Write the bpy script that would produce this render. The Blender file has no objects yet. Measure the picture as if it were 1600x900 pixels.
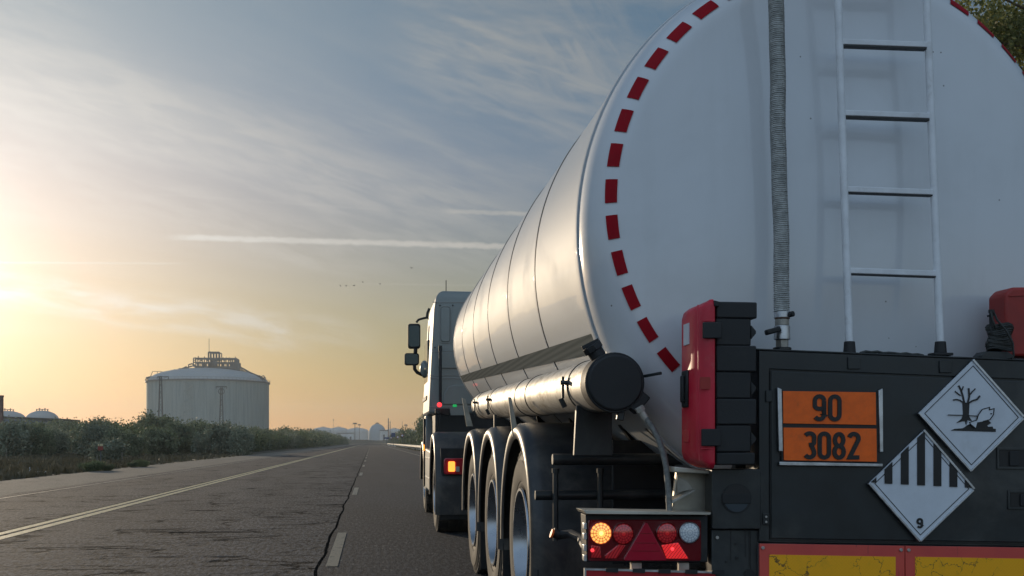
import bpy, bmesh, math, random
from mathutils import Vector, Matrix
random.seed(7)
sc = bpy.context.scene
COL = sc.collection
rad = math.radians

# ------------------------------------------------------------------ camera
CAM_H = 1.1; FPX = 1640.0; YAW = rad(7.64); HOR = 691.0
ST, CT = math.sin(YAW), math.cos(YAW)
cam = bpy.data.objects.new('camera', bpy.data.cameras.new('camera')); COL.objects.link(cam); sc.camera = cam
cam.data.sensor_width = 36; cam.data.lens = 36*FPX/1600; cam.data.shift_y = (HOR-450)/1600
cam.data.clip_start = .05; cam.data.clip_end = 12000
cam.location = (0, 0, CAM_H); cam.rotation_euler = (rad(90), 0, -YAW)

# ------------------------------------------------------------------ light
SUN_AZ = -24.0; SUN_EL = 7.7      # degrees from +Y (clockwise positive), elevation
SKY_STRENGTH = .06; SUN_STRENGTH = 2.6; EXPOSURE = 0.0; HAZE = .00024
sdir = Vector((math.sin(rad(SUN_AZ))*math.cos(rad(SUN_EL)), math.cos(rad(SUN_AZ))*math.cos(rad(SUN_EL)), math.sin(rad(SUN_EL))))
sl = bpy.data.lights.new('sun', 'SUN'); sl.energy = SUN_STRENGTH; sl.angle = rad(.6); sl.color = (1, .80, .56)
so = bpy.data.objects.new('sun', sl); COL.objects.link(so); so.rotation_euler = (-sdir).to_track_quat('-Z', 'Y').to_euler()
sc.view_settings.view_transform = 'Standard'; sc.view_settings.look = 'None'
sc.view_settings.exposure = EXPOSURE; sc.view_settings.gamma = 1; sc.view_settings.use_curve_mapping = False
sc.cycles.max_bounces = 8; sc.cycles.diffuse_bounces = 3; sc.cycles.glossy_bounces = 4; sc.cycles.volume_bounces = 1
sc.cycles.transmission_bounces = 4; sc.cycles.transparent_max_bounces = 12

# ------------------------------------------------------------------ node helper
class X:
    """a socket with arithmetic"""
    def __init__(s, nt, v): s.nt = nt; s.v = v
    def _m(s, op, *o, clamp=False):
        n = s.nt.nodes.new('ShaderNodeMath'); n.operation = op; n.use_clamp = clamp
        for i, q in enumerate((s,)+o):
            q = q.v if isinstance(q, X) else q
            if isinstance(q, (int, float)): n.inputs[i].default_value = q
            else: s.nt.links.new(q, n.inputs[i])
        return X(s.nt, n.outputs[0])
    def __add__(s, o): return s._m('ADD', o)
    __radd__ = __add__
    def __sub__(s, o): return s._m('SUBTRACT', o)
    def __rsub__(s, o): return X(s.nt, o)._m('SUBTRACT', s)
    def __mul__(s, o): return s._m('MULTIPLY', o)
    __rmul__ = __mul__
    def __truediv__(s, o): return s._m('DIVIDE', o)
    def __rtruediv__(s, o): return s._m('MULTIPLY', 0.0)._m('ADD', o)._m('DIVIDE', s)
    def pw(s, o): return s._m('POWER', o)
    def mx(s, o): return s._m('MAXIMUM', o)
    def mn(s, o): return s._m('MINIMUM', o)
    def ab(s): return s._m('ABSOLUTE')
    def gt(s, o): return s._m('GREATER_THAN', o)
    def lt(s, o): return s._m('LESS_THAN', o)
    def cl(s): return s._m('ADD', 0.0, clamp=True)
    def ss(s, a, b):   # smoothstep a..b
        n = s.nt.nodes.new('ShaderNodeMapRange'); n.interpolation_type = 'SMOOTHSTEP'
        s.nt.links.new(s.v, n.inputs[0]); n.inputs[1].default_value = a; n.inputs[2].default_value = b
        return X(s.nt, n.outputs[0])
def vec(nt, x, y, z):
    n = nt.nodes.new('ShaderNodeCombineXYZ')
    for i, q in enumerate((x, y, z)):
        q = q.v if isinstance(q, X) else q
        if isinstance(q, (int, float)): n.inputs[i].default_value = q
        else: nt.links.new(q, n.inputs[i])
    return n.outputs[0]
def sep(nt, v):
    n = nt.nodes.new('ShaderNodeSeparateXYZ'); nt.links.new(v, n.inputs[0]); return [X(nt, o) for o in n.outputs]
def noise(nt, v, scale, detail=3, rough=.55, dist=0.0):
    n = nt.nodes.new('ShaderNodeTexNoise'); nt.links.new(v, n.inputs['Vector'])
    n.inputs['Scale'].default_value = scale; n.inputs['Detail'].default_value = detail
    n.inputs['Roughness'].default_value = rough; n.inputs['Distortion'].default_value = dist
    return X(nt, n.outputs[0])
def voro(nt, v, scale, feature='DISTANCE_TO_EDGE'):
    n = nt.nodes.new('ShaderNodeTexVoronoi'); n.feature = feature; nt.links.new(v, n.inputs['Vector'])
    n.inputs['Scale'].default_value = scale
    return X(nt, n.outputs[0])
def mix(nt, f, a, b, mode='MIX'):
    n = nt.nodes.new('ShaderNodeMix'); n.data_type = 'RGBA'; n.blend_type = mode
    for s, q in ((n.inputs[0], f), (n.inputs[6], a), (n.inputs[7], b)):
        q = q.v if isinstance(q, X) else q
        if isinstance(q, (int, float)): s.default_value = q
        elif isinstance(q, (tuple, list)): s.default_value = tuple(q)+(1,) if len(q) == 3 else q
        else: nt.links.new(q, s)
    return n.outputs[2]
def dotc(nt, v, c):
    n = nt.nodes.new('ShaderNodeVectorMath'); n.operation = 'DOT_PRODUCT'; nt.links.new(v, n.inputs[0]); n.inputs[1].default_value = tuple(c)
    return X(nt, n.outputs['Value'])

# ------------------------------------------------------------------ sky
def make_world():
    w = bpy.data.worlds.new('World'); sc.world = w; w.use_nodes = True
    nt = w.node_tree; bg = nt.nodes['Background']
    s = nt.nodes.new('ShaderNodeTexSky'); s.sky_type = 'NISHITA'; s.sun_disc = False
    s.sun_elevation = rad(SUN_EL); s.sun_rotation = rad(SUN_AZ)
    s.air_density = 1.4; s.dust_density = .8; s.ozone_density = 3
    tc = nt.nodes.new('ShaderNodeTexCoord'); d = tc.outputs['Generated']
    dx, dy, dz = sep(nt, d)
    # thin air: soften the sky's range and cool it a little away from the sun
    r, g, b = sep(nt, s.outputs[0])
    # air model kept, its huge range near the sun softened; an added bluish lift behind the camera brightens the truck's rear
    sd = dotc(nt, d, sdir).mx(0.0)
    L0 = r*.3+g*.5+b*.2
    f = 1.42/(1.0+L0*.085)
    lowb = 1.0-(1.0-dz.ss(0.0, .26))*.46
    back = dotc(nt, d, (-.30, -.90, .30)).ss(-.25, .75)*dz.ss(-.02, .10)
    hi = dz.ss(.15, .45)
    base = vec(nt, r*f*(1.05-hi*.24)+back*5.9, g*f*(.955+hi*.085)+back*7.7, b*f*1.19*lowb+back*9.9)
    # high cirrus on a plane far overhead
    h = dz.mx(0.0)+.09
    u = dx/h; v = dy/h
    a = rad(-32)
    uu = u*math.cos(a)-v*math.sin(a); vv = u*math.sin(a)+v*math.cos(a)
    p1 = vec(nt, uu*.32, vv*1.15, 3.7)
    c1 = noise(nt, p1, 1.1, 6, .58, .55).ss(.42, .66)
    p2 = vec(nt, u*.9+4.0, v*.75, 1.3)
    big = noise(nt, p2, .42, 4, .55, .3).ss(.44, .58)
    c2 = noise(nt, vec(nt, u*1.1, v*1.5, 9.0), 2.1, 6, .6, .5).ss(.40, .66)
    up = dz.ss(.05, .30)
    right = dotc(nt, d, (math.cos(rad(8)), -math.sin(rad(8)), 0)).ss(-.14, .10)
    cloud = (c1*(1.0-right*.55)*.8+c2*big*(.25+right*.9)).mn(1.0)*up
    lowc = noise(nt, vec(nt, u*.14, v*.55, 8.0), 1.0, 6, .55, .4).ss(.50, .78)*dz.ss(.02, .07)*(1.0-dz.ss(.12, .22))*.35
    # contrails: narrow ribbons along great circles
    def ray(px, py):
        t = (px-800)/FPX; q = Vector((ST+t*CT, CT-t*ST, (HOR-py)/FPX)); return q.normalized()
    trails = None
    for (x0, y0, x1, y1, wd, br) in ((250, 370, 1180, 396, .0034, 1.0), (680, 329, 1300, 352, .0026, .6), (215, 301, 640, 331, .0012, .14),
                                     (-200, 409, 330, 412, .0012, .35), (530, 443, 900, 448, .0012, .16)):
        A, B = ray(x0, y0), ray(x1, y1); n = A.cross(B).normalized(); al = (B-A).normalized()
        l0, l1 = A.dot(al), B.dot(al)
        wob = (noise(nt, d, 150, 4, .6)-.5)*wd*1.3
        dist = (dotc(nt, d, n)+wob).ab()
        al_ = dotc(nt, d, al)
        m = (1.0-dist.ss(wd*.25, wd*1.15))*al_.ss(l0, l0+.03)*(1.0-al_.ss(l1-.05, l1))*dotc(nt, d, A).gt(0.0)*br
        m = m*(.55+.6*noise(nt, d, 60, 3, .6))
        trails = m if trails is None else trails.mx(m)
    bands = None
    for (x0, y0, x1, y1, wd, br, sh) in ((-220, 420, 640, 540, .020, .75, 5.0), (-300, 10, 900, 390, .070, .42, 2.5), (-300, 150, 700, 440, .035, .30, 3.5), (520, -260, 900, 60, .05, .35, 2.0), (560, 20, 1100, 190, .075, .52, 1.6), (800, -60, 1000, 260, .065, .45, 1.3), (560, 475, 1200, 560, .02, .22, 4.0)):
        A, B = ray(x0, y0), ray(x1, y1); n = A.cross(B).normalized(); al = (B-A).normalized(); l0, l1 = A.dot(al), B.dot(al)
        q = vec(nt, dotc(nt, d, al)*sh*1.6, dotc(nt, d, n)*26.0, dotc(nt, d, A)*3.0+x0*.01)
        w1 = noise(nt, q, 1.6, 4, .55, .3); dist = (dotc(nt, d, n)+(w1-.5)*wd*1.6).ab(); al_ = dotc(nt, d, al)
        m = (1.0-dist.ss(0.0, wd*1.2))*al_.ss(l0, l0+.10)*(1.0-al_.ss(l1-.12, l1))*dotc(nt, d, A).gt(0.0)*br
        fine_ = noise(nt, vec(nt, dotc(nt, d, al)*9.0, dotc(nt, d, n)*42.0, x0*.02), 2.0, 6, .55, .25).ss(.34, .66)
        m = m*(.12+.88*fine_); bands = m if bands is None else bands.mx(m)
    lum = L0*f
    white = vec(nt, lum*1.10+3.2, lum*1.05+3.2, lum*.97+3.0)
    ccol = nt.nodes.new('ShaderNodeVectorMath'); ccol.operation = 'SCALE'
    nt.links.new(white, ccol.inputs[0]); ccol.inputs['Scale'].default_value = 1.0
    k = (cloud*.32+bands*.8+lowc*.5+trails*.8).mn(.9)
    col = mix(nt, k, base, ccol.outputs[0])
    # bright veil round the sun
    glow = sd.pw(14.0)*4.0+sd.pw(50.0)*7.5+sd.pw(400.0)*14.0
    gl = vec(nt, glow, glow*.92, glow*.84)
    col = mix(nt, 1.0, col, gl, 'ADD')
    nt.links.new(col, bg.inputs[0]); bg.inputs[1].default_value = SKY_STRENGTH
make_world()

# ------------------------------------------------------------------ materials
M = {}
def mat(name, col=(.5, .5, .5), rough=.5, metal=0.0, coat=0.0, coat_rough=.05, spec=.5, emit=None, emit_s=0.0, var=0.0, vscale=8.0, bump=0.0, bscale=60.0, alpha=None, dirt=None, dirt_amt=0.0, dscale=4.0):
    m = bpy.data.materials.new(name); m.use_nodes = True; nt = m.node_tree; b = nt.nodes['Principled BSDF']
    b.inputs['Base Color'].default_value = tuple(col)+(1,); b.inputs['Roughness'].default_value = rough; b.inputs['Metallic'].default_value = metal
    b.inputs['Coat Weight'].default_value = coat; b.inputs['Coat Roughness'].default_value = coat_rough; b.inputs['Specular IOR Level'].default_value = spec
    if emit: b.inputs['Emission Color'].default_value = tuple(emit)+(1,); b.inputs['Emission Strength'].default_value = emit_s
    tc = nt.nodes.new('ShaderNodeTexCoord'); o = tc.outputs['Object']
    c = None
    if var:
        n = noise(nt, o, vscale, 6, .6)
        c = mix(nt, n.ss(.3, .7), tuple(x*(1-var) for x in col), tuple(min(1, x*(1+var)) for x in col))
    if dirt:
        n = (noise(nt, o, dscale, 8, .65, .3)).ss(.62-dirt_amt*.3, .72)*dirt_amt
        c = mix(nt, n, c if c is not None else col, dirt)
    if c is not None: nt.links.new(c, b.inputs['Base Color'])
    if var or dirt:
        rn = noise(nt, o, vscale*2, 4, .6)*.25+(rough-.12)
        nt.links.new(rn.cl().v, b.inputs['Roughness'])
    if bump:
        bn = nt.nodes.new('ShaderNodeBump'); bn.inputs['Strength'].default_value = bump; bn.inputs['Distance'].default_value = .01
        nt.links.new(noise(nt, o, bscale, 5, .6).v, bn.inputs['Height']); nt.links.new(bn.outputs[0], b.inputs['Normal'])
    M[name] = m; return m
def nodes_of(m): return m.node_tree, m.node_tree.nodes['Principled BSDF']

mat('black_steel', (.016, .020, .022), .42, var=.25, vscale=5, dirt=(.095, .095, .088), dirt_amt=.55, dscale=1.7, bump=.04, bscale=40)
mat('black_plastic', (.013, .014, .0155), .62, var=.2, vscale=9, bump=.08, bscale=150, dirt=(.09, .08, .07), dirt_amt=.25)
mat('fender_plastic', (.026, .027, .030), .40, var=.25, vscale=6, dirt=(.13, .115, .095), dirt_amt=.7, dscale=3.5)
mat('red_plastic', (.55, .010, .035), .42, var=.12, vscale=5, dirt=(.5, .2, .17), dirt_amt=.3, dscale=6)
mat('dull_red', (.30, .02, .015), .5, var=.2, vscale=5)
mat('tape_red', (.30, .002, .010), .6, spec=.15, var=.1, vscale=14)
mat('aluminium', (.55, .57, .60), .38, 1.0, var=.2, vscale=20)
mat('dull_metal', (.40, .38, .34), .55, .7, var=.35, vscale=7, dirt=(.12, .09, .06), dirt_amt=.4, bump=.1, bscale=30)
mat('galvanised', (.50, .47, .40), .5, .6, var=.25, vscale=4, dirt=(.22, .19, .15), dirt_amt=.35, dscale=7, bump=.03)
mat('bolt_metal', (.5, .5, .5), .35, .9)
mat('orange_plate', (.95, .14, .004), .5, var=.08, vscale=30, dirt=(.35, .08, .02), dirt_amt=.25, dscale=20)
mat('mark_black', (.012, .012, .013), .5)
mat('sign_white', (.62, .66, .72), .45, var=.05, vscale=10, dirt=(.45, .46, .46), dirt_amt=.25, dscale=9)
mat('ladder_white', (.72, .74, .77), .4, var=.08, vscale=12, dirt=(.30, .26, .22), dirt_amt=.25, dscale=14)
mat('rubber', (.022, .021, .020), .75, var=.3, vscale=12, dirt=(.16, .13, .10), dirt_amt=.7, dscale=5, bump=.1)
mat('tyre_side', (.075, .066, .054), .8, var=.3, vscale=9, bump=.1)
mat('rim_metal', (.36, .38, .41), .28, .95, var=.12, vscale=6)
mat('cab_paint', (.20, .225, .22), .45, coat=.3, coat_rough=.1, var=.06, vscale=3)
mat('dark_glass', (.03, .035, .04), .05, spec=.8)
mat('mirror_glass', (.045, .055, .06), .05, 1.0)
mat('lens_red', (.42, .008, .03), .12, coat=1, coat_rough=.04)
mat('lens_dark_red', (.14, .004, .008), .12, coat=1, coat_rough=.04)
mat('lens_clear', (.55, .58, .62), .12, .3, coat=1)
mat('lens_green', (.01, .30, .08), .2, emit=(.02, .6, .15), emit_s=.5)
mat('lamp_red_lit', (.6, .02, .02), .2, emit=(1, .05, .06), emit_s=1.6)
mat('lamp_amber_lit', (.7, .25, .03), .2, emit=(1, .28, .04), emit_s=2.2)
mat('hose_grey', (.42, .43, .42), .6, var=.25, vscale=30, bump=.15, bscale=200)
mat('cable_black', (.02, .022, .02), .5)
mat('concrete', (.40, .38, .34), .9, var=.2, vscale=.5, bump=.1, bscale=10)
mat('concrete_pale', (.52, .50, .46), .9, var=.15, vscale=2)
mat('pale_building', (.55, .56, .55), .8, var=.1, vscale=.1)
mat('blue_building', (.22, .27, .33), .8, var=.1, vscale=.1)
mat('brick_dark', (.16, .09, .07), .9, var=.2, vscale=1)
mat('lattice_steel', (.10, .11, .11), .6, .3)
mat('rust_steel', (.20, .12, .08), .7, .2, var=.3, vscale=.3)
mat('sign_blue', (.02, .05, .14), .5)
mat('sign_red', (.22, .03, .02), .6); mat('hose_dark', (.14, .14, .13), .6, var=.3, vscale=60); mat('stake_wood', (.16, .14, .11), .9)
mat('guard_steel', (.50, .47, .42), .45, .6, var=.2, vscale=1)
mat('bark', (.12, .09, .065), .9, var=.3, vscale=8, bump=.3, bscale=20)
mat('tank_far', (.31, .35, .37), .7, var=.06, vscale=.05)
mat('bird_dark', (.04, .04, .04), .8)

def tank_paint(name, dirty):
    m = mat(name, (.74, .75, .76), .65, coat=(.34 if dirty < .9 else 1.0), coat_rough=.02, spec=.1); nt, b = nodes_of(m)
    tc = nt.nodes.new('ShaderNodeTexCoord'); o = tc.outputs['Object']; x, y, z = sep(nt, o)
    streak = noise(nt, vec(nt, x*3.0, y*3.0, z*.25), 2.2, 6, .6).ss(.45, .75)
    blot = noise(nt, o, 1.6, 7, .6, .4).ss(.45, .75)
    specks = voro(nt, o, 9, 'F1').lt(.035)*noise(nt, o, 1.1, 2).gt(.48)
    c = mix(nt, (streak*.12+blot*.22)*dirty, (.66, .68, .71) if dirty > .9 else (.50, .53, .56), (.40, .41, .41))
    c = mix(nt, specks*.8*dirty, c, (.12, .11, .10))
    if dirty < .9:   # road film on the lower flank
        low = (1.0-z.ss(-.9, .2))*noise(nt, o, 5, 8, .7).ss(.3, .8)
        c = mix(nt, low*.5, c, (.45, .42, .38))
        sp = voro(nt, o, 22, 'F1').lt(.045)*noise(nt, o, 1.3, 2).gt(.5)*(1.0-z.ss(-.6, .3))
        c = mix(nt, sp*.6, c, (.85, .85, .82))
    nt.links.new(c, b.inputs['Base Color'])
    if dirty > .9:   # scuffs where the hose has rubbed
        sm = noise(nt, vec(nt, x*6.0, 0.0, z*70.0), 3.0, 4, .7).ss(.56, .64)*x.ss(-.22, -.19)*(1.0-x.ss(-.17, -.10))*noise(nt, vec(nt, 0.0, 0.0, z), 3.5, 3).ss(.50, .58)
        c = mix(nt, sm*.85, c, (.07, .08, .09))
        hz_ = (x+.03).ab(); grime = noise(nt, vec(nt, x*14.0, 0.0, z*.8), 2.0, 5, .6).ss(.5, .8)*(1.0-z.ss(1.4, 2.2))
        c = mix(nt, grime*.35, c, (.36, .34, .32))
        film = (1.0-z.ss(1.15, 2.3))*noise(nt, vec(nt, x*1.4, 0.0, z*.9), 2.6, 7, .68, .3).ss(.35, .72)
        c = mix(nt, film*.6, c, (.36, .35, .33))
        drip = noise(nt, vec(nt, x*26.0, 0.0, z*.9), 1.0, 4, .6).ss(.66, .72)*noise(nt, vec(nt, x*2.0, 0.0, z*1.2), 1.4, 3).ss(.48, .6)
        c = mix(nt, drip*.4, c, (.30, .28, .25))
    nt.links.new((.52+blot*.2*dirty).v, b.inputs['Roughness'])
    nt.links.new((noise(nt, o, 3, 5, .6).ss(.4, .8)*.03+(.012 if dirty < .9 else .12)).v, b.inputs['Coat Roughness'])
    bn = nt.nodes.new('ShaderNodeBump'); bn.inputs['Strength'].default_value = .06; bn.inputs['Distance'].default_value = .02
    nt.links.new(noise(nt, vec(nt, x, y*.5, z), 2.2, 3, .5).v, bn.inputs['Height']); nt.links.new(bn.outputs[0], b.inputs['Coat Normal'])
    return m
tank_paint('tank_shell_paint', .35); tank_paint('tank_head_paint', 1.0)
# retro-reflective strip
m = mat('grey_strip', (.12, .13, .12), .9, var=.1, spec=0.0); nt, b = nodes_of(m)
tc = nt.nodes.new('ShaderNodeTexCoord'); x, y, z = sep(nt, tc.outputs['Object'])
w = ((y*1.0+z*1.0)*110)._m('SINE'); w2 = ((y-z)*110)._m('SINE')
nt.links.new(mix(nt, (w*w2).ss(-.3, .3), (.13, .138, .13), (.19, .20, .19)), b.inputs['Base Color'])
# yellow reflective sheet, cracked
m = mat('yellow_sheet', (.62, .38, .01), .4); nt, b = nodes_of(m)
tc = nt.nodes.new('ShaderNodeTexCoord'); o = tc.outputs['Object']; x, y, z = sep(nt, o)
q = vec(nt, x+noise(nt, o, 18, 4, .6)*.09, 0.0, z*.75+noise(nt, vec(nt, x, 1.0, z), 21, 4, .6)*.09)
cr = 1.0-voro(nt, q, 12).ss(.005, .020)
cr = cr*noise(nt, o, 6, 3).ss(.38, .55)
grid = ((x*420)._m('SINE')*(z*420)._m('SINE')).ss(-.2, .6)
c = mix(nt, grid*.3, (.95, .42, .004), (1.0, .56, .008)); c = mix(nt, noise(nt, o, 12, 5, .7).ss(.5, .8)*.5, c, (.55, .29, .015))
nt.links.new(mix(nt, cr*.9, c, (.09, .05, .02)), b.inputs['Base Color'])
# red border, dirty runs
m = mat('red_border', (.62, .07, .05), .45); nt, b = nodes_of(m)
tc = nt.nodes.new('ShaderNodeTexCoord'); o = tc.outputs['Object']; x, y, z = sep(nt, o)
run = noise(nt, vec(nt, x*6.0, 0.0, z*.7), 9, 5, .6).ss(.60, .70)*noise(nt, o, 3, 2).ss(.45, .6)
c = mix(nt, noise(nt, o, 7, 5).ss(.3, .8)*.5, (.66, .085, .06), (.50, .05, .06))
nt.links.new(mix(nt, run*.9, c, (.03, .02, .02)), b.inputs['Base Color'])
# reflector lens with facets
def facet_lens(name, col, hot, s):
    m = mat(name, col, .15, coat=1); nt, b = nodes_of(m)
    tc = nt.nodes.new('ShaderNodeTexCoord'); x, y, z = sep(nt, tc.outputs['Object'])
    r = (x*x+z*z).pw(.5); a = z._m('ARCTAN2', x)
    cell = ((r*300)._m('SINE').ab()*(a*7)._m('SINE').ab()).ss(.12, .55)
    b.inputs['Emission Color'].default_value = tuple(hot)+(1,)
    nt.links.new(((.22+cell*.9)*s+(1.0-r.ss(0.0, .016))*s*3).v, b.inputs['Emission Strength'])
    nt.links.new(mix(nt, cell*.6, col, tuple(min(1, q*2.2+.03) for q in col)), b.inputs['Base Color'])
facet_lens('amber_lens', (.75, .28, .06), (1, .36, .08), 1.5)
facet_lens('red_lens', (.35, .008, .012), (1, .02, .02), .04)
facet_lens('clear_lens', (.42, .46, .52), (1, 1, 1), 0.0)
facet_lens('red_lens_lit', (.35, .008, .012), (1, .03, .03), .5)

# asphalt
def asphalt():
    m = mat('asphalt', (.06, .06, .06), .75); nt, b = nodes_of(m)
    g = nt.nodes.new('ShaderNodeNewGeometry'); p = g.outputs['Position']; x, y, z = sep(nt, p)
    wob = (noise(nt, vec(nt, 0.0, y, 0.0), .45, 5, .5)-.5)*.12
    fine = noise(nt, vec(nt, x, y*.25, 0.0), 24, 4, .7); mid = noise(nt, p, 6, 6, .65); big = noise(nt, vec(nt, x, y*.15, 0.0), .7, 5, .6)
    patch = noise(nt, vec(nt, x*.7, y*.35, 2.0), .9, 5, .6, .5)
    new = x.gt(wob-.46+0.0)
    g2 = noise(nt, vec(nt, x, y*.3, 4.0), 60, 3, .7)
    gr = (fine.ss(.45, .57)*.6+g2.ss(.46, .58)*.5).mn(1.0)
    old = mix(nt, gr, (.007, .008, .010), (.152, .155, .164))
    old = mix(nt, mid.ss(.4, .7)*.5, old, (.085, .08, .075))
    nw = mix(nt, gr, (.010, .0115, .015), (.108, .111, .120))
    nw = mix(nt, (x-1.9).ab().ss(.2, .9)*.35, nw, (.062, .061, .060))
    c = mix(nt, new, old, nw)
    c = mix(nt, big.ss(.35, .75)*.35, c, (.03, .03, .031))
    c = mix(nt, patch.ss(.55, .72)*.3, c, (.085, .083, .08))
    # coarse pale stones and specks
    sp = voro(nt, vec(nt, x, y*.3, 0.0), 16, 'F1').lt(.16)*noise(nt, p, 2.2, 3).gt(.53)
    c = mix(nt, sp*.6, c, (.26, .25, .22))
    # pale old shoulder
    sh = (0.0-x+wob*2.0+(mid-.5)*.5).ss(7.35, 7.75)
    shc = mix(nt, fine.ss(.3, .7), (.13, .118, .10), (.27, .245, .21)); shc = mix(nt, big.ss(.4, .7)*.5, shc, (.15, .135, .115))
    c = mix(nt, sh*.85, c, shc)
    # transverse cracking, old carriageway only
    oldm = 1.0-new
    qx = x*.50+noise(nt, p, 2.2, 6, .7)*.5; qy = y+noise(nt, vec(nt, x, y, 5.0), 2.4, 6, .7)*.45
    e1 = 1.0-voro(nt, vec(nt, qx, qy, 0.0), 1.9).ss(.010, .055)
    e1 = e1*noise(nt, vec(nt, x*.8, y*.5, 3.0), 1.3, 5).ss(.46, .56)
    e2 = 1.0-voro(nt, vec(nt, x*.5+fine*.02+noise(nt, p, 5, 5)*.25, y+noise(nt, p, 4, 5)*.2, 1.0), 3.6).ss(.01, .06)
    near = 1.0-(x+1.6-wob).ab().ss(.4, 2.2)
    e2 = e2*near*noise(nt, vec(nt, x, y*.4, 7.0), 1.1, 4).ss(.45, .65)
    cr = (e1*.9+e2*.8).mn(1.0)*oldm*(1.0-sh*.7)
    # long joint between the two lanings
    jd = (x-(wob-.46)).ab()
    jw = .004+noise(nt, vec(nt, 0.0, y, 4.0), 1.7, 5, .7)*.022
    joint = jd.lt(jw)
    j2 = (x+4.50+wob*.4).ab().lt(.012+noise(nt, vec(nt, 0.0, y, 9.0), 1.3, 4)*.03)
    j3 = (x+7.30+wob*.8).ab().lt(.03)
    crack = cr.mx(joint).mx(j2*.8).mx(j3*.5)
    c = mix(nt, crack*.93, c, (.008, .008, .008))
    nt.links.new(c, b.inputs['Base Color'])
    b.inputs['Roughness'].default_value = .9; nt.links.new(((1.0-crack)*.08).cl().v, b.inputs['Specular IOR Level'])
    bn = nt.nodes.new('ShaderNodeBump'); bn.inputs['Strength'].default_value = .6; bn.inputs['Distance'].default_value = .025
    hgt = fine*.6+mid*.4-crack*1.6
    nt.links.new(hgt.v, bn.inputs['Height']); nt.links.new(bn.outputs[0], b.inputs['Normal'])
asphalt()
def paint_mark(name, col, wear, sc_=14):
    m = mat(name, col, .65); nt, b = nodes_of(m)
    g = nt.nodes.new('ShaderNodeNewGeometry'); p = g.outputs['Position']; x, y, z = sep(nt, p)
    n = noise(nt, vec(nt, x, y*.5, 0.0), sc_, 7, .7).ss(.62-wear, .70-wear*.5)
    f = noise(nt, p, 90, 3, .7).ss(.3, .7)
    c = mix(nt, f*.4, col, tuple(q*.6 for q in col))
    nt.links.new(mix(nt, n, c, (.055, .053, .05)), b.inputs['Base Color'])
    bn = nt.nodes.new('ShaderNodeBump'); bn.inputs['Strength'].default_value = .4; bn.inputs['Distance'].default_value = .01
    nt.links.new(f.v, bn.inputs['Height']); nt.links.new(bn.outputs[0], b.inputs['Normal'])
paint_mark('paint_cream', (.60, .50, .29), .09); paint_mark('paint_dash', (.24, .22, .17), .08); paint_mark('paint_worn', (.40, .36, .30), .20)

def ground_mat():
    m = mat('field_soil', (.06, .05, .03), .95); nt, b = nodes_of(m)
    g = nt.nodes.new('ShaderNodeNewGeometry'); p = g.outputs['Position']; x, y, z = sep(nt, p)
    n = noise(nt, p, .35, 6, .65); n2 = noise(nt, p, 5, 6, .7)
    c = mix(nt, n.ss(.35, .65), (.026, .028, .014), (.085, .062, .040)); c = mix(nt, n2.ss(.4, .7)*.6, c, (.033, .038, .018))
    nt.links.new(c, b.inputs['Base Color'])
ground_mat()
def leaf_mat(name, dark, light, tr=.3):
    m = bpy.data.materials.new(name); m.use_nodes = True; nt = m.node_tree; b = nt.nodes['Principled BSDF']; out = nt.nodes['Material Output']
    g = nt.nodes.new('ShaderNodeNewGeometry'); oi = nt.nodes.new('ShaderNodeObjectInfo')
    rp = X(nt, g.outputs['Random Per Island']); ro = X(nt, oi.outputs['Random'])
    big = noise(nt, g.outputs['Position'], 1.1, 3)
    c = mix(nt, (rp*.42+ro*.28+big.ss(.42, .60)*.42-.06).cl(), dark, light)
    nt.links.new(c, b.inputs['Base Color']); b.inputs['Roughness'].default_value = .6
    t = nt.nodes.new('ShaderNodeBsdfTranslucent'); nt.links.new(c, t.inputs[0])
    mx = nt.nodes.new('ShaderNodeMixShader'); mx.inputs[0].default_value = tr
    nt.links.new(b.outputs[0], mx.inputs[1]); nt.links.new(t.outputs[0], mx.inputs[2]); nt.links.new(mx.outputs[0], out.inputs[0]); M[name] = m
leaf_mat('leaf_tamarisk', (.052, .078, .046), (.27, .30, .17), .2); leaf_mat('leaf_green', (.045, .070, .032), (.21, .24, .10), .2)
leaf_mat('leaf_tree', (.06, .09, .028), (.30, .29, .09), .4); leaf_mat('grass_blades', (.036, .036, .018), (.13, .105, .055), .15)
leaf_mat('leaf_silver', (.085, .11, .075), (.32, .34, .23), .2)
# far tank concrete: faint vertical streaks
m = mat('tank_concrete', (.42, .46, .45), .8); nt, b = nodes_of(m)
tc = nt.nodes.new('ShaderNodeTexCoord'); x, y, z = sep(nt, tc.outputs['Object'])
a = y._m('ARCTAN2', x)
s1 = noise(nt, vec(nt, a*9.0, 0.0, z*.012), 3, 6, .6).ss(.3, .75); s2 = noise(nt, vec(nt, a*2.0, 0.0, z*.03), 2, 4).ss(.3, .7)
c = mix(nt, s1*.85, (.29, .345, .33), (.15, .20, .195)); c = mix(nt, s2*.45, c, (.24, .27, .24)); nt.links.new(c, b.inputs['Base Color'])
# shiny pipe
m = mat('pipe_steel', (.52, .49, .42), .36, .85); nt, b = nodes_of(m)
tc = nt.nodes.new('ShaderNodeTexCoord'); o = tc.outputs['Object']; x, y, z = sep(nt, o)
n = noise(nt, vec(nt, x*2, y*.8, z*2), 7, 8, .7, .5); c = mix(nt, n.ss(.42, .7), (.50, .49, .46), (.22, .20, .17)); nt.links.new(c, b.inputs['Base Color'])
nt.links.new((.36+n*.35).v, b.inputs['Roughness'])
# red and white marker plate
mat('plate_red', (.40, .012, .02), .35, var=.1); mat('plate_white', (.7, .7, .7), .4)

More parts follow.
